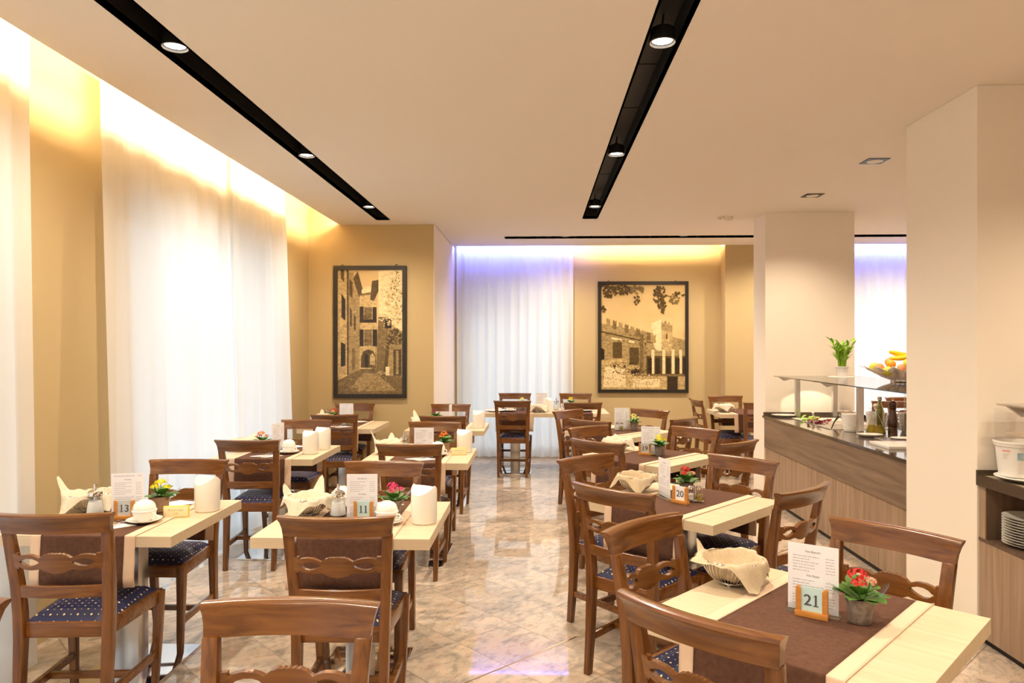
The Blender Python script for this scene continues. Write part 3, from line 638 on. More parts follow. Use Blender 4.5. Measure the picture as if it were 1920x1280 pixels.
# bread baskets and their cloths
def make_basket():
    t = thing('bread_basket', '', 'basket'); prof = [(.045, .010), (.066, .020), (.085, .040), (.097, .062), (.104, .088)]
    w_ = G()
    for q in range(44):
        a = 2 * PI * q / 44; b = a + .10
        w_.tube([(r * math.cos(a + .14 * i / 4), r * math.sin(a + .14 * i / 4), z) for i, (r, z) in enumerate(prof)], .0012, n=4)
    w_.build('wires', 'chrome', t)
    for r, z, q, nm in ((.104, .089, .0025, 'rim'), (.045, .009, .003, 'foot_ring')):
        G().tube([(r * math.cos(a), r * math.sin(a), z) for a in [2 * PI * i / 36 for i in range(37)]], q, n=6, caps=False).build(nm, 'chrome', t)
    G().lathe([(0, .010), (.045, .010)], n=20).build('bottom', 'chrome', t)
    f = G()
    for a in (.5, 2.6, 4.7): f.lathe([(0, 0), (.006, .001), (.006, .007), (0, .008)], c=(.043 * math.cos(a), .043 * math.sin(a), 0), n=8)
    f.build('feet', 'chrome', t)
    return t
basket0 = make_basket()
def cloth(name, seed, m, label, loc, rz, ears=(), bare=None, long=None):
    rnd = random.Random(seed); n = 72; g = G(); rings = []
    base = [(.0, .018), (.022, .017), (.044, .019), (.064, .030), (.080, .050), (.091, .072), (.098, .090), (.104, .0955), (.110, .092)]
    ph = [rnd.uniform(0, 6.3) for _ in range(5)]
    def corner(a):
        c = max(abs(math.cos(a)), abs(math.sin(a))); return (1 / c - 1) / .414
    def ear(a):
        e = 0
        for ea, h in ears:
            d = (a - ea + PI) % (2 * PI) - PI; e = max(e, h * math.exp(-(d / .22) ** 2))
        return e
    def pt(a, r, z, k):
        wv = .005 * k * math.sin(a * 5 + ph[0]) + .004 * k * math.sin(a * 9 + ph[1]) + .0018 * k * math.sin(a * 23 + ph[2]); zz = z + .006 * k * math.sin(a * 3 + ph[2]) + .003 * k * math.sin(a * 13 + ph[4])
        return ((r + wv) * math.cos(a), (r + wv) * math.sin(a), zz)
    A = [2 * PI * i / n for i in range(n)]
    for i, (r, z) in enumerate(base):
        rings.append([pt(a, r, z + (.004 * math.sin(a * 4 + ph[3]) if i < 5 and r > 0 else 0), max(0, (i - 2) / 6)) for a in A])
    for j in range(1, 6):
        ring = []
        for a in A:
            L_ = .020 + .058 * (corner(a) * (2 - corner(a))) ** 1.3 + .005 * math.sin(a * 7 + ph[4]); e = ear(a); q = j / 5
            if long is not None: L_ += .03 * max(0, math.cos(a - long)) ** 3
            if bare is not None:
                bb = max(0, math.cos(a - bare)) ** .8; L_ *= max(.04, 1 - 1.25 * bb)
            if e > .15:
                r = .110 + .045 * q * e; z = .092 + .085 * q * e - .02 * q * (1 - e)
            else:
                r = .112 + .004 * q + .036 * q * corner(a); z = max(.010, .092 - L_ * q)
            ring.append(pt(a, r, z, 1 - .3 * q))
        rings.append(ring)
    g.loft(rings, caps=False)
    last = rings[-1]; prev = rings[-2]
    for i in range(n):                                                   # frayed edge threads
        for f_ in range(3):
            t_ = (f_ + .5) / 3; j = (i + 1) % n
            p = Vector(last[i]).lerp(Vector(last[j]), t_); q_ = Vector(prev[i]).lerp(Vector(prev[j]), t_); d_ = (p - q_).normalized() * rnd.uniform(.004, .010) + Vector((rnd.uniform(-1, 1), rnd.uniform(-1, 1), rnd.uniform(-.3, .5))) * .0022
            w_ = (Vector(last[j]) - Vector(last[i])).normalized() * .0007
            e = p + d_; e.z = max(e.z, .004)
            g.add([p - w_, p + w_, e], [(0, 1, 2)])
    o = g.build('linen_cloth', m, ang=180, solid=0, loc=loc, rz=rz)
    return tag(o, label, 'cloth', 'frayed linen cloths in the bread baskets')
for k, x, y, z, rz, m, ears, sd in (('L1', -2.215, 3.46, B, 20, 'linen_light', ((3.0, 1.0),), 11), ('M1', -1.112, 3.42, B, 35, 'linen_light', ((.8, .9), (2.2, .7)), 12), ('M2', -1.13, 5.42, B, 15, 'linen_light', ((2.8, 1.0), (1.4, .6)), 13), ('L2', -2.27, 5.50, B, 0, 'linen_light', ((1.6, .5),), 14), ('M3', -1.16, 7.17, B, 10, 'linen_light', ((2.2, .9),), 15), ('L3', -2.26, 7.42, B, 0, 'linen_light', ((1.9, .6),), 16),
     ('B1', .0, 8.80, B, 0, 'linen_light', ((2.6, .7),), 17), ('C', 2.30, 8.92, B, 45, 'linen_light', (), 18), ('R19', .62, 5.60, B, 20, 'linen_light', ((1.2, .4),), 19), ('R20', .555, 4.045, B, 42, 'linen', (), 20), ('R21', .668, 2.482, B, -28, 'linen', ((2.9, .55), (1.2, .2)), 21)):
    place(basket0, (x, y, z), R(rz), 'round chrome wire bread basket' + on(k), 'chrome wire bread baskets')
    cloth('linen_cloth', sd, m, 'frayed beige linen cloth lining the basket' + on(k), (x, y, z), R(rz), ears, *((R(215), R(-35)) if k == 'R21' else ()))
# menu cards
def make_menu(variant):
    t = thing('menu_card', '', 'menu'); w_, h_ = .145, .208
    G().box(-w_ / 2, w_ / 2, -.0006, .0006, .006, h_).build('printed_sheet', 'paper', t, smooth=False)
    g = G(); g.mi = 0; rnd = random.Random(5 + variant)
    def title(s, z, sz=.0095): g.mi = 0; g.mesh(text_mesh(s, sz), Matrix.Translation((0, -.0010, z)) @ FRONT)
    def rowline(z, x0, x1, h=.0020):
        x = x0
        while x < x1:
            l = rnd.uniform(.004, .014); e = min(x1, x + l); g.add([(x, -.0010, z), (e, -.0010, z), (e, -.0010, z + h), (x, -.0010, z + h)], [(0, 1, 2, 3)]); x = e + .0022
    def rows(z0, n):
        for i in range(n):
            g.mi = 1; rowline(z0 - i * .0088, -.058, rnd.choice((-.01, .005, .018, .03))); rowline(z0 - i * .0088, .036, .062)
    if variant == 0:
        title('Vini Bianchi', .186); rows(.170, 6); title('Vini Rossi', .113); rows(.097, 4); rows(.050, 4)
    else:
        g.mi = 1; rowline(.194, -.06, .03, .003); rowline(.194, .045, .062, .003); title('Vini Rossi', .178, .008); rows(.162, 7); rows(.094, 6)
    g.build('lettering', ['ink', 'ink_grey'], t, smooth=False)
    G().loft([[(x, -.022, 0), (x, .022, 0), (x, .022, .0025), (x, .003, .0028), (x, .0024, .022), (x, -.0024, .022), (x, -.003, .0028), (x, -.022, .0025)] for x in (-.078, .078)]).build('acrylic_stand', 'glass_vessel', t, smooth=False)
    return t
mA, mB = make_menu(0), make_menu(1)
for k, pm, x, y, a in (('L1', mB, -1.950, 3.330, 12), ('M1', mA, -.830, 3.350, 2), ('M2', mA, -.842, 5.262, 2), ('M3', mA, -.90, 7.35, 86), ('L2', mA, -2.035, 5.53, 72), ('L3', mB, -2.01, 7.44, 3), ('B1', mB, .05, 9.13, 0), ('R18', mB, .823, 7.01, 2), ('R19', mB, .85, 5.40, -22), ('R20', mA, .680, 3.860, -75), ('R21', mA, .838, 2.205, -32)):
    place(pm, (x, y, SB if k in ('B1',) else S), R(a), 'white wine list' + on(k), 'white wine list cards')
# table numbers in wooden holders
def make_number(txt, pl):
    t = thing('table_number', '', 'table number')
    G().box(-.047, .047, -.014, .014, 0, .016).build('wooden_foot', 'holder_wood', t, bevel=.0015)
    for s in (-1, 1):
        G().prism([(s * .045, 0), (s * .030, 0), (s * .030, .082), (s * .040, .090), (s * .045, .085)][::s], .016, Matrix.Translation((0, .008, 0)) @ FRONT).build('wooden_upright', 'holder_wood', t, bevel=.001, smooth=False)
    G().box(-.031, .031, -.002, .002, .014, .088).build('plate', pl, t, smooth=False)
    g = G(); x = -.0115 * (len(txt) - 1)
    for c in txt:
        if c == '1':
            y_ = -.0029
            for p in ([(-.0028, .0345), (.0028, .0345), (.0028, .067), (-.0028, .067)], [(-.0078, .033), (.0078, .033), (.0078, .0355), (-.0078, .0355)], [(-.0085, .0615), (-.0028, .0625), (.0028, .067), (.0005, .0675)]):
                g.add([(x + u, y_, v) for u, v in p], [(0, 1, 2, 3)])
        else:
            me = text_mesh(c, .047); cx = [v.co.x for v in me.vertices]; cz = [v.co.y for v in me.vertices]; mx_ = (min(cx) + max(cx)) / 2; mz = (min(cz) + max(cz)) / 2
            for dx in (-.0007, 0, .0007): g.mesh(me, Matrix.Translation((x - mx_ + dx, -.0029 - dx * .1, .0502 - mz)) @ FRONT)
        x += .023
    g.build('digits', 'ink', t, smooth=False)
    return t
for txt, k, x, y, a, pl, wd in (('13', 'L1', -1.945, 3.293, 8, 'plate_grey', 'thirteen'), ('11', 'M1', -.815, 3.315, 0, 'plate_blue', 'eleven'), ('19', 'R19', .800, 5.36, -10, 'plate_grey', 'nineteen'), ('20', 'R20', .738, 3.722, -46, 'paper', 'twenty'), ('21', 'R21', .824, 2.176, -32, 'plate_blue', 'twenty-one')):
    o = make_number(txt, pl); o.location = (x, y, S); o.rotation_euler = (0, 0, R(a)); tag(o, 'wooden table number holder reading %s beside the wine list' % wd, 'table number', 'wooden table number holders')
t = thing('table_number', 'small white table number reading nine on the twin tables before the curtain', 'table number', (.325, 9.03, SB), 0, 'wooden table number holders')
G().box(-.03, .03, -.002, .002, 0, .085).build('plate', 'paper', t, smooth=False)
G().mesh(text_mesh('9', .075), Matrix.Translation((0, -.003, .045)) @ FRONT).build('digits', 'ink', t, smooth=False)
# reserved signs
for k, x, y, a in (('L1', -1.723, 3.346, 10), ('M2', -.588, 5.328, 10)):
    t = thing('reserved_sign', 'small cream reserved sign with gold edge' + on(k), 'sign', (x, y, B), R(a), 'reserved signs')
    G().box(-.058, .058, -.007, .007, 0, .055).build('block', 'sign_edge', t, bevel=.003)
    G().box(-.054, .054, -.0085, -.006, .004, .051).build('face', 'sign_card', t, bevel=.001)
    g = G(); g.mesh(text_mesh('Riservato', .018), Matrix.Translation((0, -.009, .036)) @ FRONT); g.mesh(text_mesh('2.80', .013), Matrix.Translation((0, -.009, .019)) @ FRONT)
    g.build('lettering', 'ink_gold', t, smooth=False)
# crockery
def make_saucer(): 
    return tag(G().lathe([(0, .004), (.030, .004), (.034, 0), (.040, .002), (.062, .009), (.075, .015), (.077, .017), (.074, .0175), (.058, .012), (.038, .0065), (0, .006)], n=36).build('saucer', 'porcelain'), None, 'saucer')
saucer0 = make_saucer()
def make_cup():
    t = thing('coffee_cup', '', 'cup')
    G().lathe([(0, .004), (.024, .004), (.026, 0), (.030, .001), (.044, .018), (.052, .042), (.053, .046), (.050, .046), (.042, .020), (.026, .007), (0, .006)], n=32).build('bowl', 'porcelain', t)
    G().tube([(.048, 0, .038), (.066, 0, .040), (.074, 0, .030), (.066, 0, .018), (.044, 0, .014)], .0042, n=8).build('handle', 'porcelain', t)
    return t
cup0 = make_cup()
bowl0 = tag(G().lathe([(.053, .0), (.054, .004), (.050, .006), (.049, .016), (.043, .032), (.032, .043), (.020, .047), (.019, .049), (.0, .049)], n=32).build('upturned_bowl', 'porcelain'), None, 'bowl')
for k, x, y, a, up, w_ in (('L1', -1.812, 3.228, -20, 1, 'near'), ('M1', -.690, 3.245, -20, 1, 'near'), ('M1', -.985, 3.575, 10, 1, 'far'), ('M2', -.738, 5.27, -20, 1, 'near'), ('M2', -.985, 5.46, 0, 0, 'far'), ('L2', -1.885, 5.345, -20, 1, 'near'), ('B1', -.34, 8.86, 0, 0, 'near')):
    d_ = on(k)
    z = S
    place(saucer0, (x, y, z + .002), 0, w_ + ' white saucer' + d_, 'white saucers')
    place(cup0, (x, y, z + .0085), R(a), w_ + ' white coffee cup on its saucer' + d_, 'white coffee cups')
    if up: place(bowl0, (x, y, z + .0085 + .0465), 0, w_ + ' upturned white bowl capping the cup' + d_, 'upturned white bowls')
plate0 = tag(G().lathe([(0, .003), (.07, .003), (.075, 0), (.08, .003), (.12, .016), (.125, .019), (.119, .019), (.078, .007), (0, .006)], n=40).build('plate', 'porcelain'), None, 'plate')
place(plate0, (-.52, 8.86, B + .002), 0, 'white plate at the left end of the twin tables', 'plates on the twin tables')
place(plate0, (.58, 8.92, SB), 0, 'white plate at the right end of the twin tables', 'plates on the twin tables')
# napkins with cutlery
nap0 = tag(G().prism([(-.12, 0), (0, -.075), (.12, 0), (0, .075)], .0022).build('paper_napkin', 'napkin_paper', smooth=False), None, 'napkin')
def flat(path_w, z=0, th=.0018):
    g = G(); secs = []
    for y, w_, dz in path_w: secs.append([(-w_, y, z + dz), (w_, y, z + dz), (w_, y, z + dz + th), (-w_, y, z + dz + th)])
    return g.loft(secs)
def make_knife(): return tag(flat([(-.09, .006, 0), (-.085, .0075, 0), (-.02, .0045, 0), (.0, .004, 0), (.01, .008, 0), (.07, .0085, 0), (.09, .002, 0)]).build('knife', 'chrome'), None, 'knife')
def make_spoon():
    g = flat([(-.08, .005, 0), (-.075, .0065, 0), (-.02, .003, .001), (.03, .0025, .003), (.04, .004, .003)])
    secs = []
    for i in range(9):
        q = PI * i / 8; w_ = .014 * math.sin(q) + .001; y = .038 + .05 * (i / 8)
        secs.append([(w_ * math.cos(b), y, .005 + .005 * math.sin(b) * math.sin(q)) for b in [PI + PI * j / 6 for j in range(7)]] + [(w_ * .9, y, .006), (-w_ * .9, y, .006)][:2])
    g.loft(secs); return tag(g.build('spoon', 'chrome'), None, 'spoon')
def make_fork():
    g = flat([(-.09, .005, 0), (-.085, .0065, 0), (-.02, .003, .001), (.03, .003, .004), (.045, .011, .003), (.055, .012, .003)])
    for x in (-.0095, -.0032, .0032, .0095): g.box(x - .0015, x + .0015, .053, .092, .003, .0045)
    return tag(g.build('fork', 'chrome'), None, 'fork')
kn0, sp0, fk0 = make_knife(), make_spoon(), make_fork()
for k, x, y, a in (('L1', -1.935, 3.150, 12), ('M1', -.812, 3.105, 2), ('M2', -.835, 5.10, 0), ('L2', -2.00, 5.20, 10), ('L3', -1.985, 7.11, 0), ('M3', -.90, 7.0, 0), ('B1', -.42, 9.10, 0), ('B2', .62, 9.12, 8)):
    place(nap0, (x, y, S), R(a), 'near white paper napkin' + on(k) if k[0] != 'B' else 'white paper napkin lying' + on(k), 'white paper napkins')
    for q, (pr, nm, dx) in enumerate(((fk0, 'fork', -.03), (kn0, 'knife', .0), (sp0, 'spoon', .03))):
        a2 = R(a - 30); place(pr, (x + dx, y + .01, S + .0024), a2, 'steel %s on the paper napkin' % nm + on(k), nm + 's on the napkins')
for k, x, y, a in (('L1', -1.86, 3.62, 15), ('M1', -.80, 3.615, 10), ('L2', -1.98, 5.70, 5), ('L3', -1.93, 7.60, 0)):
    place(nap0, (x, y, S), R(a), 'far white paper napkin' + on(k), 'white paper napkins')
# cruets
def make_cruet():
    t = thing('cruet_set', '', 'cruet')
    G().box(-.043, .043, -.022, .022, .004, .007).build('tray', 'chrome', t, bevel=.001)
    f = G()
    for x in (-.038, .038):
        for y in (-.018, .018): f.lathe([(0, 0), (.003, 0), (.003, .005)], c=(x, y, 0), n=6)
    for cx in (-.021, .021): f.tube([(cx + .021 * math.cos(a), .021 * math.sin(a), .033) for a in [2 * PI * i / 20 for i in range(21)]], .0013, n=5, caps=False)
    f.build('wire_rack', 'chrome', t)
    G().tube([(0, 0, .006), (0, 0, .098), (.004, 0, .108), (.018, 0, .110), (.022, 0, .102)], .0022, n=8).build('handle', 'chrome', t)
    for cx, c in ((-.021, 'sugar_white'), (.021, 'glass_vessel')):
        j = G().lathe([(0, .007), (.016, .008), (.017, .05), (.016, .066), (.012, .070)], c=(cx, 0, 0), n=16).build('shaker', 'glass_vessel', t)
        G().lathe([(0, .009), (.0145, .010), (.0145, .040), (0, .041)], c=(cx, 0, 0), n=14).build('contents', 'sugar_white' if cx < 0 else 'oil', j)
        G().lathe([(.0165, .066), (.0165, .074), (.010, .082), (0, .084)], c=(cx, 0, 0), n=16).build('cap', 'chrome', j)
    return t
cr0 = make_cruet()
for k, x, y, a in (('R20', .825, 3.765, -15), ('R18', .785, 6.90, 0), ('L2', -2.10, 5.54, 0), ('L3', -1.975, 7.30, 0)):
    place(cr0, (x, y, S), R(a), 'chrome cruet set with two glass shakers' + on(k), 'chrome cruet sets')
# flowering pot plants
def leaf(g, base, yaw, L_, W_, lift, droop, n=6):
    rows = []; c, s = math.cos(yaw), math.sin(yaw)
    for i in range(n + 1):
        t_ = i / n; d_ = L_ * t_; z = base[2] + lift * t_ - droop * t_ * t_; w_ = W_ * math.sin(PI * min(1, t_ * .93 + .07)) ** .55 * (1 if t_ < 1 else .3)
        row = []
        for k in (-1, -.5, 0, .5, 1):
            row.append((base[0] + c * d_ - s * w_ * k, base[1] + s * d_ + c * w_ * k, z + .25 * abs(k) * w_))
        rows.append(row)
    g.loft(rows, closed=False)
def cluster(g, c, r, n, rnd, s=.0045):
    for i in range(n):
        th = rnd.uniform(0, 2 * PI); ph = math.acos(rnd.uniform(-.1, 1)); p = Vector((c[0] + r * math.sin(ph) * math.cos(th), c[1] + r * math.sin(ph) * math.sin(th), c[2] + .7 * r * math.cos(ph)))
        nrm = (p - Vector(c)).normalized(); a = nrm.orthogonal().normalized(); b = nrm.cross(a); q0 = rnd.uniform(0, 1.5)
        for k in range(4):
            q = q0 + k * PI / 2; d_ = a * math.cos(q) + b * math.sin(q); e = a * math.cos(q + .8) + b * math.sin(q + .8); f = a * math.cos(q - .8) + b * math.sin(q - .8)
            g.add([p, p + f * s * .8 + nrm * .001, p + d_ * s * 1.5 + nrm * .002, p + e * s * .8 + nrm * .001], [(0, 1, 2, 3)])
        g.add([p - a * s * .5, p - b * s * .5, p + a * s * .5, p + b * s * .5, p + nrm * s * .5], [(0, 1, 4), (1, 2, 4), (2, 3, 4), (3, 0, 4)])
def plant(k, x, y, pot, cols, seed, label, wrap=False, z=None, sc_=1.0):
    rnd = random.Random(seed); t = thing('flowering_pot_plant', label, 'plant', (x, y, S if z is None else z), rnd.uniform(0, 1), 'flowering pot plants')
    G().lathe([(0, .002), (.028, 0), (.031, .004), (.036, .045), (.040, .072), (.0405, .075), (.038, .075), (.036, .066)], n=28).build('pot', pot, t)
    G().lathe([(0, .066), (.037, .066)], n=20).build('soil', 'soil', t)
    for i in range(13):
        g = G(); a = i * 2.4 + rnd.uniform(-.2, .2); o = i < 8
        leaf(g, (.012 * math.cos(a), .012 * math.sin(a), .066 + (0 if o else .018)), a, (.070 if o else .045) * rnd.uniform(.85, 1.1), .026 * rnd.uniform(.85, 1.1), (.035 if o else .038) + rnd.uniform(-.008, .012), .018 if o else .01)
        g.build('leaf', 'leaf', t, ang=180)
    st = G(); spots = [(-.006, .004, .138, .026, 46)] + [(-.026, -.018, .122, .020, 30), (.030, -.012, .118, .016, 20)][:len(cols)]
    for i, (cx, cy, cz, r, n) in enumerate(spots):
        g = G(); cluster(g, (cx, cy, cz), r, n, rnd); g.build('flower_head', cols[i % len(cols)], t, smooth=False)
        st.tube([(cx * .4, cy * .4, .066), (cx, cy, cz)], .0022, n=6)
    st.build('stems', 'leaf', t)
    if wrap:
        for a in (2.5, .2, -.4):
            g = G(); leaf(g, (.03 * math.cos(a), .03 * math.sin(a), .05), a, .06, .02, .065, 0); g.build('clear_wrap', 'wrap_film', t, ang=180)
    return t
plant('L1', -1.852, 3.452, 'pot_tan', ['petal_yellow', 'petal_yellow'], 1, 'bright yellow flowers in a tan pot' + on('L1'), True)
plant('M1', -.692, 3.42, 'pot_grey', ['petal_pink', 'petal_pink'], 2, 'pink flowers in a grey pot' + ' on table eleven beside the wine list', True)
plant('M2', -.712, 5.46, 'pot_tan', ['petal_orange'], 3, 'orange flowers in a tan pot on the second aisle table')
plant('M3', -1.06, 7.40, 'pot_grey', ['petal_dark'], 4, 'dark red flowers on the farthest aisle table before the curtain')
plant('L2', -2.118, 5.42, 'pot_tan', ['petal_orange', 'petal_salmon'], 5, 'salmon orange flowers in a tan pot' + on('L2'))
plant('L3', -2.15, 7.46, 'pot_tan', ['petal_red', 'petal_salmon'], 6, 'red flowers in a pot' + on('L3'))
plant('B1', -.19, 9.08, 'pot_grey', ['petal_pale'], 7, 'grey potted plant with pale flowers before the middle curtain')
plant('B2', .43, 9.16, 'pot_tan', ['petal_yellow'], 8, 'yellow flowers on the twin table behind the chair rail')
plant('R18', .935, 6.93, 'pot_grey', ['petal_pale', 'petal_pale'], 9, 'pale yellow flowers in a grey pot' + on('R18'))
plant('R19', .905, 5.315, 'pot_grey', ['petal_yellow', 'petal_yellow'], 10, 'yellow flowers in a dark grey pot' + on('R19'))
plant('R20', .81, 3.92, 'pot_grey', ['petal_red', 'petal_red', 'petal_salmon'], 11, 'red flowers in a grey pot' + on('R20'))
plant('R21', .950, 2.140, 'pot_grey', ['petal_red', 'petal_red', 'petal_salmon'], 12, 'red flowers in a silvery grey pot' + on('R21'), True)

# ------------------------------------------------------------------ buffet
CX0, CX1, CY0, CY1, CH = 2.335, 3.25, 4.60, 7.475, .85
t = thing('buffet_counter', 'long buffet counter in grey-brown wood laminate between the two pillars', 'counter', (0, 0, 0))
WX0, WX1, WY0, WY1 = 2.50, 3.08, 6.22, 7.22
g = G()
for a in ((CX0 - .01, WX0, CY0, CY1), (WX1, CX1, CY0, CY1), (WX0, WX1, CY0, WY0), (WX0, WX1, WY1, CY1)): g.box(a[0], a[1], a[2], a[3], CH - .02, CH)
g.build('worktop', 'dark_worktop', t, smooth=False)
G().box(CX0, CX1, CY1 - .02, CY1, CH, CH + .035).box(CX1 - .02, CX1, 6.2, CY1 - .02, CH, CH + .035).build('upstand', 'dark_worktop', t, smooth=False)
g = G(); g.box(CX0, CX0 + .02, CY0, CY1 - .03, .53, CH - .02).build('fascia', 'laminate_h', t, smooth=False)
k = 0; y = CY0
while y < CY1 - .05:
    e = min(y + .40, CY1); G().box(CX0 + .012, CX0 + .03, y + .0015, e - .0015, .04, .527).build('front_panel', 'laminate_v', t, smooth=False); y = e
G().box(CX0 + .03, CX0 + .05, CY0, CY1, 0, .04).build('plinth', 'slot_black', t, smooth=False)
G().box(CX0, CX1, CY1 - .03, CY1, .0, CH - .02).box(CX0 + .03, CX1, CY0, CY1 - .03, .05, .60).build('carcass', 'wall_white', t, smooth=False)
g = G()
g.box(WX0, WX1, WY0, WY1, CH - .18, CH - .175); g.box(WX0, WX0 + .003, WY0, WY1, CH - .18, CH + .003); g.box(WX1 - .003, WX1, WY0, WY1, CH - .18, CH + .003); g.box(WX0, WX1, WY0, WY0 + .003, CH - .18, CH + .003); g.box(WX0, WX1, WY1 - .003, WY1, CH - .18, CH + .003)
g.build('cold_well', 'steel', t, smooth=False)
for a in ((WX0 + .02, WX1 - .02, WY0 + .02, WY0 + .34), (WX0 + .02, WX1 - .02, WY0 + .36, WY0 + .66), (WX0 + .02, WX1 - .02, WY0 + .68, WY0 + .98)):
    g = G(); x0, x1, y0, y1 = a; zt = CH + .004; zb = CH - .10; q = .02
    g.loft([[(x0, y0, zt), (x1, y0, zt), (x1, y1, zt), (x0, y1, zt)], [(x0 + .008, y0 + .008, zt), (x1 - .008, y0 + .008, zt), (x1 - .008, y1 - .008, zt), (x0 + .008, y1 - .008, zt)], [(x0 + q, y0 + q, zb), (x1 - q, y0 + q, zb), (x1 - q, y1 - q, zb), (x0 + q, y1 - q, zb)]], caps=False)
    g.add([(x0 + q, y0 + q, zb), (x1 - q, y0 + q, zb), (x1 - q, y1 - q, zb), (x0 + q, y1 - q, zb)], [(0, 1, 2, 3)])
    g.box(x0, x1, y0, y0 + .004, zb, zt)
    o = g.build('salad_container', 'porcelain', smooth=False)
    tag(o, ('white food container nearest the camera in the cold well', 'white food container holding red salad leaves in the cold well', 'white food container holding green lettuce in the cold well')[k], 'container', 'food containers in the cold well'); k += 1
def leafy(name, c, n, r, m, label, h):
    rnd = random.Random(hash(label) % 1 + n); g = G()
    for i in range(n):
        a = rnd.uniform(0, 2 * PI); q = r * rnd.random() ** .5; leaf(g, (c[0] + q * math.cos(a), c[1] + q * math.sin(a), c[2] + rnd.uniform(0, h)), rnd.uniform(0, 6.3), rnd.uniform(.03, .06), rnd.uniform(.012, .022), rnd.uniform(.0, .05), .02, 4)
    tag(g.build(name, m, ang=180), label, 'salad', None, 'stuff')
leafy('lettuce_leaves', (2.64, 7.03, CH - .05), 70, .10, 'lettuce', 'green lettuce leaves heaped in the cold well', .07)
leafy('radicchio_leaves', (2.62, 6.74, CH - .06), 80, .10, 'radicchio', 'dark red radicchio leaves heaped in the cold well', .10)
leafy('shredded_salad', (2.80, 6.38, CH - .09), 60, .13, 'food_brown', 'brown mixed salad in the nearest container of the cold well', .02)
for i, (x, y, tx, ty, m) in enumerate(((2.66, 6.98, -.02, -.05, 'porcelain'), (2.86, 6.72, -.03, .02, 'chrome'), (2.60, 6.45, .06, .05, 'slot_black'))):
    g = G().tube([(x, y, CH - .05), (x + tx, y + ty, CH + .04), (x + tx * 1.8, y + ty * 1.5, CH + .085)], [.005, .006, .011], n=8)
    g.lathe([(0, -.004), (.018, 0), (.020, .006)], c=(x, y, CH - .055), n=14)
    tag(g.build('serving_spoon', m), ('white serving spoon handle standing in the green lettuce', 'steel serving spoon standing in the middle food container', 'black serving spoon leaning in the nearest food container')[i], 'serving spoon', 'serving spoons in the cold well')
# sneeze guard
SZ = 1.268
t = thing('buffet_shelf', 'smoked glass buffet shelf on three square steel posts', 'shelf', (0, 0, 0))
G().box(2.375, 3.22, 4.60, 7.28, SZ - .008, SZ).build('glass_shelf', 'glass_shelf', t, smooth=False)
for x, y in ((2.62, 7.30), (2.99, 7.30), (2.62, 5.90), (2.99, 5.0)):
    G().box(x - .022, x + .022, y - .022, y + .022, CH, SZ - .008).build('post', 'steel', t, bevel=.002, smooth=False)
for y in (7.22, 6.16):
    G().prism([(2.40, SZ - .008), (2.62, SZ - .008), (2.46, SZ - .05)], .015, Matrix(((1, 0, 0, 0), (0, 0, 1, y), (0, 1, 0, 0), (0, 0, 0, 1)))).build('bracket', 'steel', t, smooth=False)
lamp = bpy.data.objects.new('buffet_lamp_beam', bpy.data.lights.new('buffet_lamp_beam', 'SPOT')); COL.objects.link(lamp); lamp.location = (2.80, 7.12, SZ - .03)
lamp.data.energy = 9; lamp.data.color = (1, .86, .62); lamp.data.spot_size = R(100); lamp.data.spot_blend = .15; lamp.data.shadow_soft_size = .01; lamp.rotation_euler = (R(22), 0, 0)
G().lathe([(0, SZ - .03), (.02, SZ - .028), (.022, SZ - .0085)], c=(2.80, 7.12, 0), n=14).build('lamp_head', 'steel', t)
# things on the worktop
def oval_plate(name, x, y, z, a, b, label, cat, m='porcelain', grp=None):
    o = G().lathe([(0, .003), (.55, .003), (.6, 0), (.64, .003), (.97, .019), (1, .022), (.96, .022), (.62, .008), (0, .006)], n=36).build(name, m, loc=(x, y, z)); o.scale = (a, b, 1); return tag(o, label, cat, grp)
GP = 'small dishes on the buffet'
oval_plate('serving_plate', 2.50, 7.33, CH, .13, .10, 'white oval plate at the far corner of the buffet beside the steel post', 'plate', grp=GP)
oval_plate('serving_plate', 3.10, 7.33, CH + .036, .12, .10, 'white plate of sliced brown food at the back of the buffet', 'plate', grp=GP)
g = G(); rnd = random.Random(4)
for i in range(7): g.lathe([(0, 0), (.022, .001), (.024, .008), (.016, .013), (0, .014)], c=(3.04 + .022 * i, 7.33 + rnd.uniform(-.03, .03), CH + .045), n=10)
tag(g.build('sliced_food', 'food_brown'), 'brown sliced food heaped on the back plate of the buffet', 'food', None, 'stuff')
def ribbed(x, y, r, h, label, m='porcelain'):
    pr = [(0, .004), (r * .70, 0)]
    for i in range(12):
        z = h * (i + .5) / 12; q = r * (.74 + .26 * (i / 11) ** .6); pr += [(q - .002, z - h * .02), (q + .003, z)]
    pr += [(r, h), (r - .006, h), (r * .72, .01), (0, .01)]
    tag(G().lathe(pr, c=(x, y, CH), n=36).build('ribbed_bowl', m), label, 'bowl', 'ribbed white bowls')
ribbed(2.635, 6.10, .075, .15, 'ribbed white bowl to the left of the nearest steel shelf post')
ribbed(2.93, 6.28, .085, .145, 'ribbed white bowl seen behind the oil decanter')
ribbed(3.12, 6.10, .085, .155, 'ribbed white bowl seen behind the wooden pepper mill')
oval_plate('small_dish', 2.63, 5.75, CH + .0005, .10, .085, 'small white dish with spoons at the front of the buffet', 'dish', grp=GP)
oval_plate('small_dish', 2.77, 5.52, CH + .0005, .09, .075, 'small white dish at the right under the oil decanter', 'dish', grp=GP)
t = thing('oil_decanter', 'conical glass decanter of golden olive oil', 'decanter', (2.80, 6.02, CH))
G().lathe([(0, .002), (.074, .001), (.078, .006), (.058, .06), (.030, .130), (.018, .155), (.018, .175), (.028, .185), (.030, .195)], n=28).build('glass_body', 'glass_vessel', t)
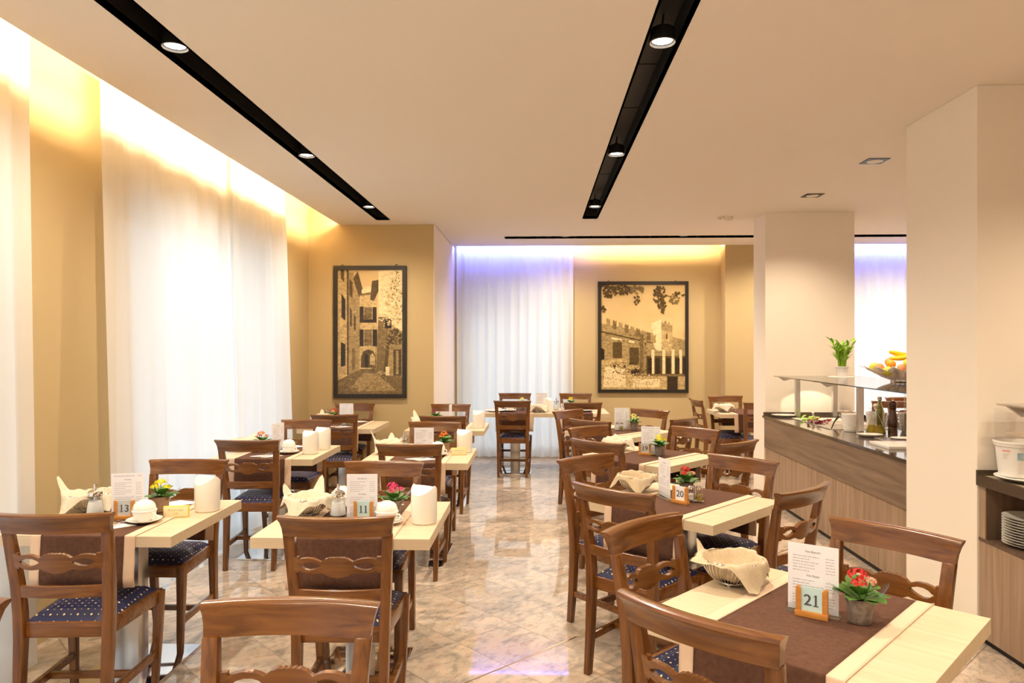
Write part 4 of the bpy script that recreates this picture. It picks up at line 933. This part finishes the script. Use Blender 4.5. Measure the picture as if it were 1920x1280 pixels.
G().lathe([(0, .004), (.070, .003), (.074, .008), (.056, .055), (.052, .064), (0, .064)], n=28).build('olive_oil', 'oil', t)
G().tube([(-.016, 0, .150), (-.045, 0, .195), (-.052, 0, .205)], .006, n=8).build('spout', 'glass_vessel', t)
G().lathe([(0, .19), (.012, .19), (.010, .20), (.016, .212), (.020, .224), (.014, .238), (0, .242)], n=16).build('stopper', 'porcelain', t)
t = thing('oil_bottle', 'tall green glass olive oil bottle behind the pepper mill', 'bottle', (2.885, 6.13, CH))
G().lathe([(0, .002), (.032, .0), (.034, .006), (.034, .17), (.026, .20), (.014, .225), (.013, .265), (.016, .268)], n=20).build('glass_body', 'olive_glass', t)
G().lathe([(.017, .262), (.017, .285), (.014, .288), (0, .288)], n=16).build('cap', 'cork', t)
t = thing('pepper_mill', 'dark turned wooden pepper mill beside the oil decanter', 'pepper mill', (2.915, 5.97, CH))
G().lathe([(0, 0), (.036, 0), (.036, .03), (.032, .035), (.036, .042), (.032, .05), (.036, .06), (.038, .10), (.032, .15), (.024, .185), (.026, .205), (.030, .212)], n=28).build('body', 'peppermill', t)
G().lathe([(.030, .213), (.027, .222), (.034, .236), (.033, .25), (.022, .262), (.006, .266), (0, .266)], n=28).build('head', 'peppermill', t)
G().lathe([(.006, .265), (.008, .274), (.005, .281), (0, .282)], n=12).build('knob', 'chrome', t)
t = thing('glass_pepper_mill', 'tall clear glass mill half filled with peppercorns', 'pepper mill', (2.985, 5.86, CH))
G().lathe([(0, .03), (.030, .03), (.030, .36)], n=24).build('glass_tube', 'glass_vessel', t)
G().lathe([(0, .0), (.036, 0), (.036, .022), (.030, .03)], n=20).build('foot', 'glass_vessel', t)
G().lathe([(0, .034), (.027, .034), (.027, .17), (0, .175)], n=20).build('peppercorns', 'peppercorns', t)
G().tube([(0, 0, .18), (0, 0, .355)], .006).build('spindle', 'steel', t)
G().lathe([(.031, .355), (.031, .368), (.012, .376), (0, .377)], n=20).build('cap', 'cork', t)
tag(G().box(2.44, 2.80, 5.05, 5.35, CH, CH + .02).build('serving_board', 'lamp_white', bevel=.003), 'white rectangular serving board on the buffet beside the wide pillar', 'board')
tag(G().box(2.60, 2.98, 5.38, 5.62, CH, CH + .012).build('serving_tray', 'steel', bevel=.004), 'flat steel tray on the buffet in front of the cruets', 'tray')
# on the shelf
tag(G().lathe([(0, 0), (.10, .0002), (.125, .001), (.13, .0)], c=(2.97, 7.08, SZ + .0006), n=36).build('paper_doily', 'napkin_paper'), 'white paper doily under the bamboo pot on the buffet shelf', 'doily')
t = thing('potted_bamboo', 'bright green leafy plant in a small white pot on the buffet shelf', 'plant', (2.97, 7.08, SZ + .0018))
G().lathe([(0, .002), (.042, 0), (.045, .004), (.058, .085), (.063, .090), (.063, .10), (.056, .10), (.052, .085)], n=28).build('pot', 'lamp_white', t)
G().lathe([(0, .085), (.054, .085)], n=20).build('soil', 'soil', t)
rnd = random.Random(9)
for i in range(16):
    a = i * 2.4; r0 = .034 * (i / 16) ** .5; h = rnd.uniform(.17, .27); lean = .05 + .25 * (i / 16)
    pts = [(r0 * math.cos(a) + lean * .28 * q * q * math.cos(a), r0 * math.sin(a) + lean * .28 * q * q * math.sin(a), .085 + h * q) for q in (0, .35, .7, 1)]
    s_ = G().tube(pts, [.006, .0055, .005, .003], n=6).build('stem', 'leaf_light', t)
    g = G()
    for j in range(7):
        q = .35 + .65 * j / 6; p = (lerp(pts[0][0], pts[-1][0], q ** 1.5), lerp(pts[0][1], pts[-1][1], q ** 1.5), .085 + h * q); leaf(g, p, a + j * 2.3, rnd.uniform(.05, .075), .012, .065, .012, 4)
    g.build('leaves', 'leaf_light', s_, ang=180)
FB = (3.05, 6.08, SZ)
t = thing('fruit_bowl', 'wide silver openwork fruit bowl on the buffet shelf', 'bowl', FB)
g = G()
for k in range(14):                                                    # pierced leaf-shaped panels around the bowl
    a = 2 * PI * k / 14; pts = []
    for r, z, wd in ((.085, .012, .022), (.15, .035, .048), (.21, .070, .062), (.27, .100, .050), (.325, .130, .004)):
        c, s = math.cos(a), math.sin(a); pts.append([(c * r - s * wd, s * r + c * wd, z + .004), (c * r, s * r, z), (c * r + s * wd, s * r - c * wd, z + .004)])
    g.loft(pts, closed=False)
g.build('leaf_panels', 'silver', t, ang=180, solid=.002)
G().tube([(.215 * math.cos(a), .215 * math.sin(a), .076) for a in [2 * PI * i / 40 for i in range(41)]], .004, n=6, caps=False).build('ring', 'silver', t)
G().lathe([(0, .012), (.09, .012), (.095, .006), (.09, .0), (.08, .004), (0, .006)], n=32).build('foot', 'chrome', t)
def apple(): 
    t = thing('apple', '', 'apple'); G().lathe([(0, .012), (.010, .004), (.018, 0), (.030, .008), (.038, .028), (.040, .044), (.036, .060), (.024, .071), (.012, .070), (.003, .062), (0, .060)], n=24).build('flesh', 'apple', t)
    G().tube([(0, 0, .060), (.001, 0, .070), (.004, 0, .080)], .0015, n=5).build('stalk', 'stalk', t); return t
ap = apple()
GF = 'fruit in the silver bowl'
for x, y, z, l in ((-.165, -.13, .062, 'yellow apple at the front rim of the silver bowl'), (-.205, .01, .09, 'yellow apple resting high on the aisle side of the fruit heap'), (-.01, -.12, .125, 'yellow apple in front of the bananas near the wide pillar'), (.09, -.05, .08, 'yellow apple in the middle of the fruit heap hidden by the pillar')):
    o = place(ap, (FB[0] + x, FB[1] + y, FB[2] + z), 0, l, GF); o.rotation_euler = (.5, -.3, x * 9)
def ball(nm, m, x, y, z, r, l):
    g = G().lathe([(r * math.sin(PI * i / 12), -r * math.cos(PI * i / 12)) for i in range(13)], n=24); o = g.build(nm, m, ang=180, loc=(FB[0] + x, FB[1] + y, FB[2] + z)); tag(o, l, nm, GF)
ball('orange', 'orange_peel', -.115, -.04, .148, .038, 'round orange lying beside the bananas')
ball('orange', 'orange_peel', .05, -.11, .150, .038, 'orange partly hidden by the wide pillar')
ball('peach', 'peach_skin', -.225, -.075, .125, .034, 'reddish peach at the tip of the bowl rim')
ball('peach', 'peach_skin', -.085, .05, .165, .036, 'reddish peach behind the orange')
ball('peach', 'peach_skin', -.07, -.125, .118, .036, 'peach between the front apple and the right-hand apple')
for i, (a, b, c_, l) in enumerate((((-.10, .0, .200), (.0, -.02, .205), (.14, -.05, .26), 'long yellow banana sloping up towards the wide pillar'), ((-.08, .06, .252), (.0, .05, .250), (.10, .03, .215), 'yellow banana lying behind on top of the fruit'), ((.02, -.06, .19), (.08, -.08, .20), (.16, -.06, .24), 'yellow banana mostly hidden by the wide pillar'))):
    A_, B_, C_ = Vector(a), Vector(b), Vector(c_); pts = []; rr = []
    for q in range(11):
        s = q / 10; p = A_.lerp(B_, s).lerp(B_.lerp(C_, s), s) + Vector(FB); pts.append(p - Vector((0, 0, .012 * math.sin(PI * s)))); rr.append(max(.005, .023 * math.sin(PI * (.08 + .86 * s)) ** .5))
    t = thing('banana', l, 'banana', (0, 0, 0), 0, GF); G().tube(pts, rr, n=7).build('peel', 'banana_peel', t); G().tube([pts[-1], pts[-1] + (pts[-1] - pts[-2]) * .7], .005, n=6).build('stalk', 'stalk', t)

# ------------------------------------------------------------------ side counter in front of the wide pillar
SX, SY = 2.335, 3.86
t = thing('side_counter', 'side counter with an open plate niche in front of the wide pillar', 'counter')
G().box(SX - .015, 2.95, 1.2, SY, .862, .885).build('worktop', 'maple', t, smooth=False)
G().box(SX - .018, SX, 1.2, SY, .835, .89).box(SX - .018, 2.95, SY - .012, SY, .885, .915).build('edge', 'dark_worktop', t, smooth=False)
G().box(SX, SX + .02, 1.2, SY, .04, .545).build('front_panel', 'laminate_v', t, smooth=False)
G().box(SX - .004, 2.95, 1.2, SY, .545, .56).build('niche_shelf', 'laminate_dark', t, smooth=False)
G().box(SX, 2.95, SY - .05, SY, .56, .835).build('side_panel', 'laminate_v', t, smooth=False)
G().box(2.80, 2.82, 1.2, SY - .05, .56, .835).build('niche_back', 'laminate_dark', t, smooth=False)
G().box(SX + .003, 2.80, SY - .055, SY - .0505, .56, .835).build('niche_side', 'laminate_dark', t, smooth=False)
G().box(SX + .03, 2.95, 1.2, SY, 0, .04).build('plinth', 'slot_black', t, smooth=False)
for i in range(11):
    place(plate0, (2.472, 3.665, .561 + i * .0135), 0, ('lowest' if i == 0 else 'topmost' if i == 10 else ['', 'second', 'third', 'fourth', 'fifth', 'sixth', 'seventh', 'eighth', 'ninth', 'tenth'][i]) + ' white plate' + ('' if i in (0, 10) else ' from the bottom') + ' of the stack in the side counter niche', 'stacked plates in the niche')
oval_plate('steel_tray', 2.485, 3.68, .8855, .16, .16, 'round steel tray under the white bucket', 'tray', 'chrome')
o = G().lathe([(0, 0), (.10, .0), (.14, .004), (.158, .010), (.162, .008)], n=60).build('paper_doily', 'napkin_paper', loc=(2.485, 3.68, .902)); tag(o, 'lacy white paper doily on the round steel tray', 'doily')
t = thing('plastic_bucket', 'white plastic tub with a red brand mark on the side counter', 'bucket', (2.449, 3.733, .9055))
G().lathe([(0, .0), (.078, 0), (.082, .004), (.097, .155), (.103, .156), (.104, .168), (.108, .170), (.108, .178), (.102, .180), (.098, .160), (.080, .01), (0, .008)], n=44).build('tub', 'lamp_white', t)
def wrapped(me, ang0, z, r):
    vs = []
    for v in me.vertices:
        a = ang0 + v.co.x / r; vs.append((r * math.cos(a), r * math.sin(a), z + v.co.y))
    return vs, [tuple(p.vertices) for p in me.polygons]
me = text_mesh('zentis', .017, 'LEFT'); g = G(); g.add(*wrapped(me, R(195), .135, .0965)); g.build('brand_mark', 'label_red', t, smooth=False)
def patch(a0, a1, z0, z1, r0, r1, n=8):
    g = G(); g.loft([[(r0 * math.cos(R(lerp(a0, a1, i / n))), r0 * math.sin(R(lerp(a0, a1, i / n))), z0) for i in range(n + 1)], [(r1 * math.cos(R(lerp(a0, a1, i / n))), r1 * math.sin(R(lerp(a0, a1, i / n))), z1) for i in range(n + 1)]], closed=False); return g
patch(236, 268, .092, .128, .0925, .0962).build('blue_label', 'label_blue', t, ang=180)
g = G()
for i in range(4):
    z = .118 - i * .008; r = .0905 + .0965 * (z - .1) * 1.0; r = .082 + .015 * z / .155 + .0022; g.add(*[patch(196, 214 - i * 2, z, z + .002, r, r, 4).v, patch(196, 214, z, z + .002, r, r, 4).f])
g.build('fine_print', 'ink_grey', t, smooth=False)
t = thing('counter_sneeze_guard', 'small angled shelf with clear side pane above the side counter', 'shelf')
G().box(2.385, 2.85, 1.3, 3.80, 1.262, 1.27).build('glass_shelf', 'glass_shelf', t, smooth=False)
G().prism([(2.40, 1.262), (2.62, 1.262), (2.48, 1.205)], .02, Matrix(((1, 0, 0, 0), (0, 0, 1, 3.74), (0, 1, 0, 0), (0, 0, 0, 1)))).build('bracket', 'steel', t, smooth=False)
G().box(2.40, 2.405, 3.35, 3.84, .89, 1.24).box(2.40, 2.80, 3.838, 3.842, .916, 1.24).build('clear_pane', 'glass_clear', t, smooth=False)
G().box(2.815, 2.845, 3.60, 3.63, .885, 1.262).box(2.815, 2.845, 1.6, 1.63, .885, 1.262).build('post', 'steel', t, smooth=False)
